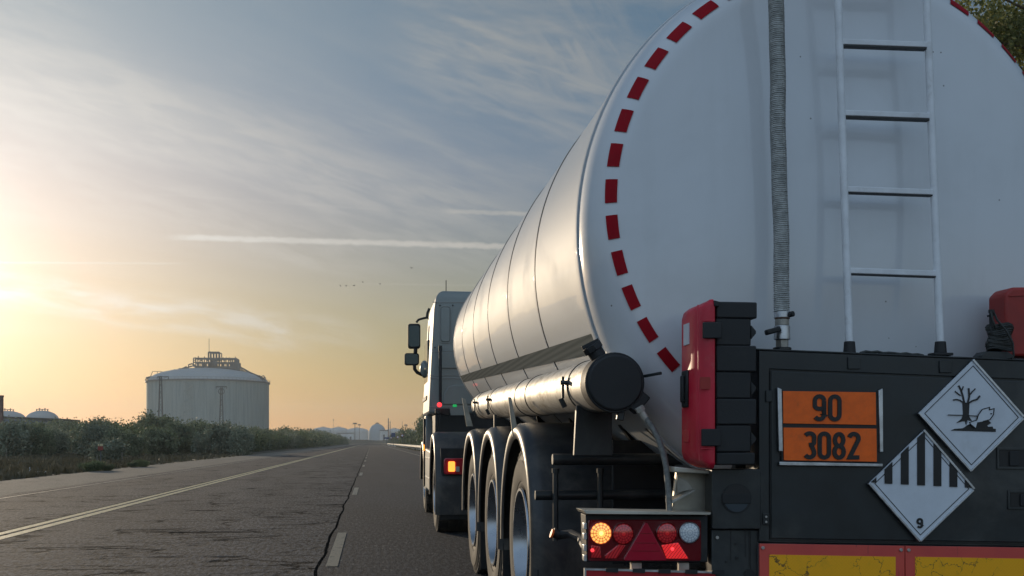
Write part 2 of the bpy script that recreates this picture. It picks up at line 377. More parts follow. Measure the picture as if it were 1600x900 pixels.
# ------------------------------------------------------------------ mesh helpers
def P(px, py, Y):
    t = (px-800)/FPX; d = Y/(CT-t*ST)
    return Vector((d*ST+t*d*CT, Y, CAM_H+(HOR-py)/FPX*d))
class MB:
    def __init__(s): s.v = []; s.f = []; s.mi = []
    def add(s, vs, fs, mi=0):
        o = len(s.v); s.v += [tuple(p) for p in vs]; s.f += [tuple(i+o for i in f) for f in fs]; s.mi += [mi]*len(fs)
    def box(s, c, size, rot=None, mi=0):
        hx, hy, hz = (q/2 for q in size); vs = []
        for z in (-hz, hz):
            for x, y in ((-hx, -hy), (hx, -hy), (hx, hy), (-hx, hy)):
                p = Vector((x, y, z)); p = rot @ p if rot is not None else p; vs.append(p+Vector(c))
        s.add(vs, [(3, 2, 1, 0), (4, 5, 6, 7), (0, 1, 5, 4), (1, 2, 6, 5), (2, 3, 7, 6), (3, 0, 4, 7)], mi)
    def bar(s, p0, p1, w, h=None, mi=0):
        p0, p1 = Vector(p0), Vector(p1); d = p1-p0; L = d.length
        if L < 1e-6: return
        q = d.to_track_quat('Y', 'Z').to_matrix(); s.box((p0+p1)/2, (w, L, h or w), q, mi)
    def cyl(s, p0, p1, r, n=16, r1=None, caps=True, mi=0):
        p0, p1 = Vector(p0), Vector(p1); q = (p1-p0).to_track_quat('Z', 'Y').to_matrix(); r1 = r if r1 is None else r1
        vs = [p0+q @ Vector((math.cos(2*math.pi*i/n)*r, math.sin(2*math.pi*i/n)*r, 0)) for i in range(n)]
        vs += [p1+q @ Vector((math.cos(2*math.pi*i/n)*r1, math.sin(2*math.pi*i/n)*r1, 0)) for i in range(n)]
        fs = [(i, (i+1) % n, n+(i+1) % n, n+i) for i in range(n)]
        if caps: fs += [tuple(range(n-1, -1, -1)), tuple(range(n, 2*n))]
        s.add(vs, fs, mi)
    def tube(s, pts, r, n=10, mi=0):
        pts = [Vector(p) for p in pts]; rs = r if isinstance(r, (list, tuple)) else [r]*len(pts)
        up = Vector((.13, .2, 1)).normalized(); vs = []; T0 = None
        for i, p in enumerate(pts):
            t = (pts[min(i+1, len(pts)-1)]-pts[max(i-1, 0)]).normalized()
            if i == 0: a = t.orthogonal().normalized()
            else: a = (a-t*a.dot(t)).normalized()
            b = t.cross(a)
            vs += [p+(a*math.cos(2*math.pi*k/n)+b*math.sin(2*math.pi*k/n))*rs[i] for k in range(n)]
        fs = [(i*n+k, i*n+(k+1) % n, (i+1)*n+(k+1) % n, (i+1)*n+k) for i in range(len(pts)-1) for k in range(n)]
        fs += [tuple(range(n-1, -1, -1)), tuple(range((len(pts)-1)*n, len(pts)*n))]
        s.add(vs, fs, mi)
    def lathe(s, prof, c, axis='Y', n=48, mi=0, a0=0.0, a1=2*math.pi, sx=1, sz=1):
        """prof: list of (along, radius)"""
        c = Vector(c); full = abs(a1-a0-2*math.pi) < 1e-6; m = n if full else n+1; vs = []
        for (t, r) in prof:
            for k in range(m):
                a = a0+(a1-a0)*k/n; ca, sa = math.cos(a)*r*sx, math.sin(a)*r*sz
                vs.append(c+(Vector((ca, t, sa)) if axis == 'Y' else Vector((t, ca, sa)) if axis == 'X' else Vector((ca, sa, t))))
        fs = []
        for i in range(len(prof)-1):
            for k in range(n):
                k2 = (k+1) % m; fs.append((i*m+k, i*m+k2, (i+1)*m+k2, (i+1)*m+k))
        s.add(vs, fs, mi)
    def slab(s, pts, Y, D, mi=0):
        """outline in photo-plane units standing on the plane y=Y, thickness D away from the viewer side"""
        f = [P(x, y, Y) for x, y in pts]; s.prism(f, Vector((0, D, 0)), mi)
    def prism(s, front, ext, mi=0):
        n = len(front); vs = list(front)+[p+ext for p in front]
        s.add(vs, [tuple(range(n)), tuple(range(2*n-1, n-1, -1))]+[(i, n+i, n+(i+1) % n, (i+1) % n) for i in range(n)], mi)
    def ribbon(s, pts, w, Y, D, closed=False, mi=0):
        P2 = [Vector(p) for p in pts]; n = len(P2); L = []; R_ = []
        for i in range(n):
            a = P2[i-1] if (i > 0 or closed) else None; c = P2[(i+1) % n] if (i < n-1 or closed) else None; b = P2[i]
            t1 = (b-a).normalized() if a is not None else None; t2 = (c-b).normalized() if c is not None else None
            t = ((t1 or t2)+(t2 or t1)).normalized(); nn = Vector((-t.y, t.x)); k = 1.0
            if t1 and t2: k = 1/max(.5, nn.dot(Vector((-t1.y, t1.x))))
            L.append(b+nn*w/2*k); R_.append(b-nn*w/2*k)
        f = [P(q.x, q.y, Y) for q in L]+[P(q.x, q.y, Y) for q in R_]; e = Vector((0, D, 0)); vs = f+[q+e for q in f]; N = 2*n; fs = []
        for i in range(n if closed else n-1):
            j = (i+1) % n
            fs += [(i, j, n+j, n+i), (N+j, N+i, N+n+i, N+n+j), (i, N+i, N+j, j), (n+j, N+n+j, N+n+i, n+i)]
        if not closed: fs += [(0, n, N+n, N), (n-1, N+n-1, N+2*n-1, 2*n-1)]
        s.add(vs, fs, mi)
    def build(s, name, mats, parent=None, bevel=0, sharp=35, loc=None, flip=True, seg=2, kind=None):
        me = bpy.data.meshes.new(name); base = Vector(loc) if loc is not None else Vector((0, 0, 0))
        o = bpy.data.objects.new(name, me); COL.objects.link(o)
        pw = Vector((0, 0, 0))
        if parent is not None:
            o.parent = parent; q = parent
            while q is not None: pw += q.location; q = q.parent
        off = base if loc is not None else pw
        me.from_pydata([(a-off.x, b-off.y, c-off.z) for a, b, c in s.v], [], s.f)
        o.location = off-pw
        mats = mats if isinstance(mats, (list, tuple)) else [mats]
        for k in mats: me.materials.append(M[k])
        if len(mats) > 1: me.polygons.foreach_set('material_index', s.mi)
        bm = bmesh.new(); bm.from_mesh(me); 
        if flip: bmesh.ops.recalc_face_normals(bm, faces=bm.faces)
        th = rad(sharp)
        for f in bm.faces: f.smooth = True
        for e in bm.edges:
            if len(e.link_faces) == 2 and e.calc_face_angle(0) > th: e.smooth = False
        bm.to_mesh(me); bm.free()
        if bevel:
            md = o.modifiers.new('bevel', 'BEVEL'); md.width = bevel; md.segments = seg; md.limit_method = 'ANGLE'; md.angle_limit = rad(30)
        if kind: o['kind'] = kind
        return o
def thing(name, label, cat, loc=(0, 0, 0), group=None):
    o = bpy.data.objects.new(name, None); COL.objects.link(o); o.location = loc; o.empty_display_size = .2
    o['label'] = label; o['category'] = cat
    if group: o['group'] = group
    return o
def tag(o, label, cat, group=None, kind=None):
    o['label'] = label; o['category'] = cat
    if group: o['group'] = group
    if kind: o['kind'] = kind
    return o
def copy_tree(o, parent=None, loc=None):
    c = o.copy(); COL.objects.link(c)
    if parent is not None: c.parent = parent
    if loc is not None: c.location = loc
    for ch in [q for q in list(bpy.data.objects) if q.parent is o]: copy_tree(ch, c)
    return c
def arc(cx, cy, rx, ry, a0, a1, n=10): return [(cx+rx*math.cos(rad(a0+(a1-a0)*i/n)), cy-ry*math.sin(rad(a0+(a1-a0)*i/n))) for i in range(n+1)]
def circ(cx, cy, r, n=28): return [(cx+r*math.cos(2*math.pi*i/n), cy+r*math.sin(2*math.pi*i/n)) for i in range(n)]
def rrect(x0, y0, x1, y1, r, n=4):
    p = []
    for cx, cy, a in ((x1-r, y0+r, 90), (x0+r, y0+r, 180), (x0+r, y1-r, 270), (x1-r, y1-r, 360)): p += arc(cx, cy, r, r, a-90 if a != 90 else 0, a if a != 90 else 90, n)
    return p

# ================================================================== SETTING
def sheet(name, x0, x1, y0, y1, z, m, nx=1, ny=1, kind='structure'):
    b = MB(); xs = [x0+(x1-x0)*i/nx for i in range(nx+1)]; ys = [y0+(y1-y0)*i/ny for i in range(ny+1)]
    b.add([(x, y, z) for y in ys for x in xs], [(j*(nx+1)+i, j*(nx+1)+i+1, (j+1)*(nx+1)+i+1, (j+1)*(nx+1)+i) for j in range(ny) for i in range(nx)])
    o = b.build(name, m, flip=False); o['kind'] = kind; return o
sheet('ground', -1500, 1300, -60, 2300, -.03, 'field_soil', 4, 4)
sheet('road', -10.4, 5.6, -40, 2000, 0.0, 'asphalt', 2, 20)
def lines(name, segs, m, z=.004):
    b = MB()
    for (x0, x1, y0, y1) in segs: b.add([(x0, y0, z), (x1, y0, z), (x1, y1, z), (x0, y1, z)], [(0, 1, 2, 3)])
    o = b.build(name, m, flip=False); o['kind'] = 'structure'; return o
lines('road_marking', [(-4.27, -4.135, -40, 1500), (-4.465, -4.345, -40, 1500)], 'paint_cream')
lines('road_marking', [(-.40, -.295, 9.4+12.75*k, 12.9+12.75*k) for k in range(-3, 60)], 'paint_dash')
lines('road_marking', [(3.86, 3.98, -40, 1500)], 'paint_worn')
lines('road_marking', [(-7.22, -7.12, -40, 1500)], 'paint_worn')

# haze: even thin air round everything
hz = MB(); hz.box(((-1500+1300)/2, (2300-60)/2, 38.5), (2802, 2362, 79)); ho = hz.build('haze', [], kind='stuff')
hm = bpy.data.materials.new('haze_air'); hm.use_nodes = True; nt = hm.node_tree; nt.nodes.remove(nt.nodes['Principled BSDF'])
pv = nt.nodes.new('ShaderNodeVolumePrincipled'); pv.inputs['Color'].default_value = (.80, .88, .95, 1); pv.inputs['Density'].default_value = HAZE
pv.inputs['Anisotropy'].default_value = .35; nt.links.new(pv.outputs[0], nt.nodes['Material Output'].inputs['Volume'])
ho.data.materials.append(hm); ho['label'] = 'thin morning haze over the road and plain'

# ================================================================== VEGETATION
def leaf_cloud(b, lobes, n, size, rnd, asp=1.0, droop=0.0, shell=.55, mi=0):
    """many small leaf sprays spread through ellipsoid lobes"""
    tot = sum(l[3]*l[4]*l[5] for l in lobes)
    for (cx, cy, cz, rx, ry, rz) in lobes:
        k = int(n*rx*ry*rz/tot)
        # sprays: clumps of leaves round random twig ends
        for _ in range(max(3, k//9)):
            while True:
                u = Vector((rnd.uniform(-1, 1), rnd.uniform(-1, 1), rnd.uniform(-1, 1)))
                if .05 < u.length < 1: break
            u = u.normalized()*(shell+(1.08-shell)*rnd.random()**.8)
            if rnd.random() < .10: u *= 1.14
            p = Vector((cx+u.x*rx, cy+u.y*ry, cz+u.z*rz))
            if p.z < .02: p.z = rnd.uniform(.02, .3)
            for _ in range(9):
                q = p+Vector((rnd.gauss(0, 1), rnd.gauss(0, 1), rnd.gauss(0, 1)))*size*1.3
                if q.z < .02: q.z = .02
                d = Vector((rnd.gauss(0, 1), rnd.gauss(0, 1), rnd.gauss(0, 1)-droop)).normalized(); e = d.orthogonal().normalized()
                e = Matrix.Rotation(rnd.uniform(0, 6.28), 3, d) @ e
                L = size*rnd.uniform(.6, 1.3); W = L*.42*asp
                b.add([q, q+d*L*.5+e*W, q+d*L, q+d*L*.5-e*W], [(0, 1, 2, 3)], mi)
def limbs(b, rnd, base, h, r, n, spread, mi=0):
    for i in range(n):
        a = 6.28*i/n+rnd.uniform(-.4, .4); pts = [Vector(base)]; d = Vector((math.cos(a)*spread, math.sin(a)*spread, 1)).normalized()
        for k in range(4):
            pts.append(pts[-1]+d*h/4); d = (d+Vector((rnd.uniform(-.3, .3), rnd.uniform(-.3, .3), rnd.uniform(-.05, .2)))).normalized()
        b.tube(pts, [r*(1-.2*k) for k in range(5)], 5, mi)
def bush_proto(seed, h, w, leaf, n, name, size=.21):
    rnd = random.Random(seed); root = thing(name, 'bush', 'bush')
    lobes = []
    for i in range(11):
        a = rnd.uniform(0, 6.28); q = rnd.uniform(.30, .85)*w/2; rr = rnd.uniform(.13, .25)*w
        zc = rnd.uniform(.22, .80)*h; lobes.append((math.cos(a)*q, math.sin(a)*q, zc, rr, rr, min(rr*rnd.uniform(.8, 1.1), h-zc)))
    lobes.append((0, 0, h*.38, w*.34, w*.34, h*.38))
    f = MB(); leaf_cloud(f, lobes, n, size, rnd); f.build('foliage', leaf, root, flip=False)
    s = MB(); limbs(s, rnd, (0, 0, -.05), h*.75, .05, 5, .55); s.build('stem', 'bark', root)
    return root
VP_ = 580.0
def at(px, d, z=0.0):
    """ground point at image column px and depth d from the camera position"""
    t = (px-800)/FPX; return Vector((d*ST+t*d*CT, d*CT-t*d*ST, z))
protos = [bush_proto(11, 2.9, 4.2, 'leaf_tamarisk', 8200, 'tamarisk_bush'), bush_proto(12, 3.3, 3.8, 'leaf_tamarisk', 8200, 'tamarisk_bush'),
          bush_proto(13, 2.6, 4.6, 'leaf_green', 8200, 'tamarisk_bush'), bush_proto(14, 3.1, 4.0, 'leaf_silver', 8200, 'tamarisk_bush')]
lite = [bush_proto(21, 3.2, 4.8, 'leaf_green', 1900, 'tamarisk_bush', .30), bush_proto(22, 3.2, 4.8, 'leaf_tamarisk', 1900, 'tamarisk_bush', .30)]
def put(proto, p, s, sz, rz, label, group):
    c = copy_tree(proto); c.location = p; c.scale = (s, s, sz); c.rotation_euler.z = rz; c['label'] = label; c['category'] = 'bush'; c['group'] = group
    return c
rb = random.Random(5)
# front rank across the field
for i in range(27):
    px = -60+i*16.5+rb.uniform(-6, 6); d = 84+rb.uniform(-5, 9)+max(0, px-200)*.10
    if rb.random() < .16: continue
    put(protos[(i*3+(0 if px > 120 else 3)) % 4] if px > 140 else protos[3 if i % 2 else 0], at(px, d), rb.uniform(.55, .8), rb.uniform(.58, 1.0)*(.92 if px < 150 else .85), rb.uniform(0, 6), 'grey-green tamarisk bush in the front rank of the thicket below the big storage tank', 'front rank of bushes across the field')
# middle rank
for i in range(24):
    px = -50+i*18+rb.uniform(-7, 7); d = 122+rb.uniform(-9, 12)
    put(protos[rb.randrange(4)], at(px, d), rb.uniform(.9, 1.25), rb.uniform(.85, 1.3)*(.78 if px < 130 else 1 if px < 330 else .8), rb.uniform(0, 6), 'dark green bush half hidden in the middle of the thicket left of the road', 'middle rank of bushes across the field')
# rear rank, taller
for i, (px, s) in enumerate(((96, 1.30), (118, 1.3), (140, 1.5), (163, 1.38), (181, 1.25), (217, 1.30), (228, 1.38), (268, 1.25), (290, 1.2), (318, 1.3), (352, 1.05), (385, .95))):
    put(protos[(i*2+1) % 3], at(px, 172+rb.uniform(-8, 8)), s*rb.uniform(.95, 1.1), s*1.06, rb.uniform(0, 6), 'tall round-headed bush on the skyline behind the thicket left of the road', 'tall bushes at the back of the thicket')
# bushes along the far verge, running to the vanishing point
Yv = 100.0; i = 0
while Yv < 640:
    for k in range(2):
        x = -13.6-rb.uniform(.3, 1.5)-k*rb.uniform(4, 7)-(Yv-100)*.004
        s = rb.uniform(.7, .95)+min(.5, (Yv-100)*.0022)
        put(protos[rb.randrange(4)] if Yv < 230 else lite[rb.randrange(2)], Vector((x, Yv+k*3, 0)), s, s*rb.uniform(.85, 1.05)*(.9 if k == 0 else 1.1), rb.uniform(0, 6),
            'dense bush in the hedge of shrubs along the left verge towards the vanishing point', 'bushes lining the left verge')
    Yv += 5.5+(Yv-100)*.035
# low scrub against the skyline, left margin
b = put(protos[3], at(171, 60), .50, .40, 1.0, 'small pale round bush standing alone in front of the thicket beside the red marker', 'x'); del b['group']
b = put(protos[3], at(381, 92), .55, .78, 2.0, 'pale silvery bush at the road end of the front rank of the thicket', 'x'); del b['group']
for i, (px, d, s) in enumerate(((146, 40, .17), (132, 41, .13), (166, 40.5, .12), (222, 47, .14), (208, 46, .10))):
    put(protos[2], at(px, d), s, s*.8, i, 'tiny dark scrub tuft at the left edge of the paved shoulder', 'scrub tufts at the shoulder edge')
# right verge
for i in range(14):
    y = 150+i*34; x = 8.4+rb.uniform(0, 1.5)+i*.25
    put(lite[i % 2], Vector((x, y, 0)), 1.0+i*.03, rb.uniform(1.15, 1.5), i, 'dark bush behind the guardrail on the right verge', 'bushes behind the guardrail')
for i in range(6):
    put(protos[i % 3], Vector((9.8+rb.uniform(0, 1), 128+i*9, 0)), 1.1, 1.45+.1*i, i, 'dark bush behind the guardrail on the right verge', 'bushes behind the guardrail')
for o in protos+lite:
    for ch in [q for q in bpy.data.objects if q.parent is o]: bpy.data.objects.remove(ch)
    bpy.data.objects.remove(o)
# grass
g = MB(); rg = random.Random(3)
for _ in range(15000):
    d = 27+rg.random()**1.6*70; px = rg.uniform(-80, 560); p = at(px, d, -.03)
    if p.x > -10.5-rg.random()*.6: continue
    h = rg.uniform(.08, .28)*(1.5 if rg.random() < .08 else 1); a = rg.uniform(0, 3.14); w = rg.uniform(.05, .16); t = Vector((math.cos(a)*w, math.sin(a)*w, 0)); l = Vector((rg.uniform(-.1, .1), rg.uniform(-.1, .1), h))
    g.add([p-t, p-t*.3+l, p+t*.1, p+t*.7+l*.8, p+t], [(0, 1, 2), (2, 3, 4)])
for _ in range(5000):
    y = rg.uniform(20, 260); x = rg.uniform(6.0, 10.5); p = Vector((x, y, -.03)); h = rg.uniform(.1, .35); t = Vector((rg.uniform(.1, .25), 0, 0)); l = Vector((rg.uniform(-.1, .1), 0, h))
    g.add([p-t, p-t*.3+l, p+t*.1, p+t*.7+l*.8, p+t], [(0, 1, 2), (2, 3, 4)])
o = g.build('grass', 'grass_blades', flip=False); o['kind'] = 'stuff'
# tree beyond the tanker, upper right
def big_tree():
    rnd = random.Random(9); bx, by = 17.0, 23.5; root = thing('roadside_tree', 'leafy green tree rising behind the right shoulder of the white tank', 'tree', (bx, by, 0))
    b = MB(); b.tube([(bx, by, -.1), (bx+.1, by, 2.5), (bx-.1, by+.1, 5.5), (bx+.1, by, 9), (bx, by, 13)], [.42, .34, .27, .18, .06], 10); b.build('trunk', 'bark', root)
    l = MB(); ends = []
    for i in range(46):
        z = rnd.uniform(4.5, 12.5); a = rnd.uniform(0, 6.28); L = rnd.uniform(2.2, 4.2)*(1.15-abs(z-8.5)/9); d = Vector((math.cos(a), math.sin(a), rnd.uniform(.2, .8))).normalized(); pts = [Vector((bx, by, z))]
        for k in range(4): pts.append(pts[-1]+d*L/4); d = (d+Vector((rnd.uniform(-.3, .3), rnd.uniform(-.3, .3), rnd.uniform(-.3, .05)))).normalized()
        l.tube(pts, [.07, .05, .035, .025, .012], 5); ends += pts[2:]
    l.build('limbs', 'bark', root)
    f = MB()
    leaf_cloud(f, [(p.x+rnd.gauss(0, .3), p.y+rnd.gauss(0, .3), p.z+rnd.gauss(0, .25), rnd.uniform(.5, .85), rnd.uniform(.5, .85), rnd.uniform(.4, .7)) for p in ends], 42000, .12, rnd, .7, .9, .1)
    f.build('crown', 'leaf_tree', root, flip=False)
big_tree()

# ================================================================== FAR INDUSTRY
def far_tank():
    cx, cy = at(326, 713).xy; R = 40.0; H = 41.9
    root = thing('storage_tank', 'huge pale concrete storage tank with a dome roof and steel platform', 'storage tank', (cx, cy, 0))
    c = Vector((cx, cy, 0))
    b = MB(); b.lathe([(-1, R), (H, R), (H, R-.5)], c, 'Z', 128); b.build('wall', 'tank_concrete', root, loc=c)
    b = MB(); b.lathe([(H, R-.4), (H+.3, R-.6)]+[(H+9.5*math.cos(rad(a)), (R-.6)*math.sin(rad(a))) for a in (85, 75, 62, 50, 38, 25, 12, .5)], c, 'Z', 96); b.build('dome_roof', 'tank_far', root)
    b = MB(); b.lathe([(H-.9, R+.05), (H-.9, R+.8), (H, R+.8), (H, R+.05)], c, 'Z', 96)
    for k in range(96):
        a = 2*math.pi*k/96; q = c+Vector((math.cos(a)*(R+.7), math.sin(a)*(R+.7), H)); b.bar(q, q+Vector((0, 0, 1.4)), .12)
    b.lathe([(H+1.3, R+.65), (H+1.4, R+.75)], c, 'Z', 96); b.build('rim_gallery', 'lattice_steel', root)
    # roof platform
    S = 713/FPX
    def q(px, py, off=0): t = (px-800)/FPX; return Vector((cx+(px-326)*S, cy-16+off, CAM_H+(HOR-py)*S*.98))
    b = MB()
    def frame(x0, x1, y0, y1, nx, off):
        for i in range(nx+1):
            x = x0+(x1-x0)*i/nx; b.bar(q(x, y0, off), q(x, y1, off), .6)
        for yy in (y0, (y0+y1)/2, y1): b.bar(q(x0, yy, off), q(x1, yy, off), .65)
    for off in (0, 9):
        frame(309, 374, 560, 573, 10, off); frame(331, 348, 550.5, 573, 4, off)
    for i in range(8): b.bar(q(310+i*9, 563, 0), q(310+i*9, 563, 9), .4)
    b.box(q(341, 575, 5), (26, 12, .8)); b.box(q(322, 577, 4), (30, 10, .8))
    b.build('roof_platform', 'lattice_steel', root)
    b = MB(); b.cyl(q(337.5, 579, 3), q(337.5, 559, 3), 2.3, 14); b.cyl(q(323, 578, 3), q(323, 567, 3), 1.5, 12); b.box(q(373, 571, 2), (3.0, 4, 8)); b.box(q(366, 571, 2), (3, 3, 5)); b.cyl(q(376, 580, 2), q(376, 567, 2), 1.3, 10)
    for x in (314, 331, 352, 359, 364): b.cyl(q(x, 574, 4), q(x, 566, 4), .8, 8)
    b.build('process_vessels', 'lattice_steel', root)
    b = MB()
    rr = random.Random(8)
    for x in [311+i*4.6 for i in range(14)]:
        k = MB(); k.cyl(q(x, 563, 2), q(x, 559-rr.uniform(0, 2.8), 2), .3, 6); k.build('vent_pipe', 'lattice_steel', root)
    for x in (333, 337, 341, 345):
        k = MB(); k.cyl(q(x, 552, 2), q(x, 549.0, 2), .6, 6); k.build('vent_pipe', 'lattice_steel', root)
    b.tube([q(300, 579, 2), q(301, 570, 2), q(306, 568.5, 2), q(311, 571, 2), q(312, 578, 2)], .5, 6)
    b.tube([q(284, 585, 2), q(294, 578, 2), q(303, 573, 2), q(311, 571, 2)], .45, 6)
    k = MB(); k.tube([q(378, 573, 3), q(392, 581, 3), q(414, 591, 3)], .55, 6); k.build('slope_pipe', 'lattice_steel', root)
    k = MB(); k.tube([q(238, 591, 3), q(262, 585, 3), q(284, 580, 3), q(298, 573, 3)], .55, 6); k.build('slope_pipe', 'lattice_steel', root)
    for x0, x1, ya, yb in ((238, 262, 594, 586), (262, 300, 587, 576), (378, 416, 578, 594)):
        n = int((x1-x0)/2.2); k_ = b; b = MB(); b.bar(q(x0, ya-1.2, 3), q(x1, yb-1.2, 3), .35)
        for k in range(n+1):
            x = x0+(x1-x0)*k/n; y = ya+(yb-ya)*k/n; b.bar(q(x, y+2, 3), q(x, y-rr.uniform(1.5, 5.6), 3), rr.uniform(.3, .9))
        b.build('slope_railing', 'lattice_steel', root); b = k_
    # small frame on the left rim
    k_ = b; b = MB(); b.bar(q(243, 594, 2), q(248, 581, 2), .35); b.bar(q(248, 581, 2), q(262, 581, 2), .3); b.bar(q(255, 581, 2), q(256, 590, 2), .35); b.bar(q(262, 581, 2), q(262, 590, 2), .35); b.build('rim_frame', 'lattice_steel', root); b = k_
    for x in (396, 402, 408):
        k = MB(); k.tube([q(x, 594, 2), q(x+1, 588, 2), q(x+5, 586, 2), q(x+8, 590, 2)], .4, 5); k.build('gooseneck_vent', 'lattice_steel', root)
    b.build('pipework', 'lattice_steel', root)
    b = MB(); b.cyl(q(331.5, 560, 2), q(331.5, 529, 2), .16, 6); b.build('antenna', 'lattice_steel', root)
    # zig-zag stair on the wall
    b = MB(); y = 598; s = 1
    while y < 668:
        b.bar(q(305+6*(1-s), y, -25.2), q(305+6*(1+s), y+8, -25.2), .5); y += 8; s = -s
    b.build('stair', 'tank_concrete', root)
far_tank()
def lattice(px, ytop, ybot_w, d, arms, label):
    c = at(px, d); S = d/FPX; h = CAM_H+(HOR-ytop)*S; root = thing('lattice_pylon', label, 'pylon', c)
    b = MB(); w0, w1 = ybot_w/2, ybot_w/6.5; n = 11
    cor = lambda z, i: c+Vector(((w0+(w1-w0)*z/h)*(1 if i in (1, 2) else -1), (w0+(w1-w0)*z/h)*(1 if i > 1 else -1), z))
    for i in range(4):
        b.bar(cor(0, i), cor(h, i), .20)
        for k in range(n):
            z0, z1 = h*k/n, h*(k+1)/n; j = (i+1) % 4; b.bar(cor(z0, i if k % 2 else j), cor(z1, j if k % 2 else i), .11); b.bar(cor(z1, i), cor(z1, j), .10)
    b.build('mast', 'lattice_steel', root)
    b = MB()
    for (x0, x1, y) in arms:
        z = CAM_H+(HOR-y)*S; b.bar(c+Vector(((x0-px)*S, 0, z)), c+Vector(((x1-px)*S, 0, z)), .3, .3); b.bar(c+Vector(((x0-px)*S, 0, z)), c+Vector((0, 0, z-.9)), .12); b.bar(c+Vector(((x1-px)*S, 0, z)), c+Vector((0, 0, z-.9)), .12)
        for xx in (x0, x1): b.cyl(c+Vector(((xx-px)*S, 0, z)), c+Vector(((xx-px)*S, 0, z-.8)), .14, 6)
    b.build('crossarm', 'lattice_steel', root)
    return root, c, S
lattice(251, 588, 2.0, 400, ((246, 263, 588.5),), 'taller lattice pylon before the left edge of the storage tank')
r2, c2, S2 = lattice(346, 604, 1.7, 400, ((338, 354, 604),), 'shorter lattice pylon with a wide crossarm before the middle of the storage tank')
b = MB(); z = CAM_H+(HOR-611.5)*S2
b.lathe([(-.15, .95), (-.15, 1.2), (.15, 1.2), (.15, .95), (-.15, .95)], c2+Vector((0, 0, z)), 'Y', 20); b.build('ring', 'lattice_steel', r2)
def small_tank(px, top, w, rimy, d, label):
    S = d/FPX; c = at(px, d); R = w/2*S; root = thing('storage_tank', label, 'storage tank', c, 'small domed tanks at the left edge')
    hr = CAM_H+(HOR-rimy)*S; ht = CAM_H+(HOR-top)*S
    b = MB(); b.lathe([(0, R), (hr, R)], c, 'Z', 64); b.build('wall', 'tank_far', root)
    b = MB(); b.lathe([(hr+(ht-hr)*math.cos(rad(a)), R*math.sin(rad(a))) for a in (90, 75, 60, 45, 30, 15, .5)], c, 'Z', 64); b.build('dome_roof', 'tank_far', root)
    b = MB()
    for k in range(5): b.cyl(c+Vector(((k-2)*1.6, 0, ht-.6)), c+Vector(((k-2)*1.6, 0, ht+1.0+(k % 2)*.6)), .35, 6)
    for k in (-2.2, 2.2): b.bar(c+Vector((-3, k, ht+.8)), c+Vector((3, k, ht+.8)), .25)
    b.build('roof_valves', 'lattice_steel', root)
small_tank(66, 641.5, 48, 655, 640, 'pale domed storage tank, the right one of two above the left bushes')
small_tank(12, 642, 52, 654, 640, 'pale domed storage tank, the left one of two, beside the brown chimney')
root = thing('long_shed', 'low bluish shed running behind the bushes at the left edge', 'shed', at(25, 230))
b = MB(); p0 = at(-60, 222); p1 = at(98, 262); hz_ = CAM_H+(HOR-651.5)*222/FPX; nrm = Vector((0, 14, 0))
b.prism([p0, p1, p1+Vector((0, 0, hz_)), p0+Vector((0, 0, hz_))], nrm); b.build('wall', 'blue_building', root)
b = MB(); b.prism([p0+Vector((-.4, -.4, hz_+.01)), p1+Vector((.4, -.4, hz_+.01)), p1+Vector((.4, -.4, hz_+.5)), p0+Vector((-.4, -.4, hz_+.5))], Vector((0, 15, 0))); b.build('roof', 'lattice_steel', root)
c = at(0, 215); root = thing('brick_chimney', 'square brown chimney at the left edge beside the domed tanks', 'chimney', c)
b = MB(); h = CAM_H+(HOR-620)*215/FPX; b.box(c+Vector((0, 0, h/2)), (1.05, 1.05, h)); b.build('stack', 'brick_dark', root)
b = MB(); b.box(c+Vector((0, 0, h+.15)), (1.2, 1.2, .3)); b.build('cap', 'brick_dark', root)

# horizon group round the vanishing point
def dome_tank(px, w, top, rimy, d, label, m='tank_far'):
    S = d/FPX; c = at(px, d); R = w/2*S; root = thing('storage_tank', label, 'storage tank', c)
    hr = CAM_H+(HOR-rimy)*S; ht = CAM_H+(HOR-top)*S
    b = MB(); b.lathe([(0, R), (hr, R)], c, 'Z', 48); b.build('wall', m, root)
    b = MB(); b.lathe([(hr+(ht-hr)*math.cos(rad(a)), R*math.sin(rad(a))) for a in (90, 80, 70, 60, 50, 40, 30, 20, 12, 5, .3)], c, 'Z', 48); b.build('dome_roof', m, root)
    b = MB(); n = 5
    for k in range(n): b.cyl(c+Vector(((k-2)*R*.09, 0, ht-.6)), c+Vector(((k-2)*R*.09, 0, ht+.5+(k*7 % 3)*.5)), .3, 6)
    b.bar(c+Vector((-R*.2, 0, ht+.5)), c+Vector((R*.2, 0, ht+.5)), .25); b.build('roof_valves', 'lattice_steel', root)
dome_tank(589.5, 27, 662, 677.5, 1000, 'tall bluish hemispherical tank at the far end of the road')
dome_tank(505, 36, 667.5, 674, 1500, 'wide hazy tank with low dome, leftmost beyond the far hedge')
dome_tank(529, 32, 667.5, 673.5, 1500, 'wide hazy tank with low dome behind the pale warehouse')
dome_tank(558, 36, 668.5, 674.5, 1500, 'wide hazy tank with low dome behind the two tall lamp masts')
dome_tank(616, 34, 669.5, 675, 1500, 'wide hazy tank with low dome right of the hemispherical tank')
dome_tank(643, 26, 671.5, 677, 1500, 'wide hazy tank with low dome, rightmost beside the lorry')
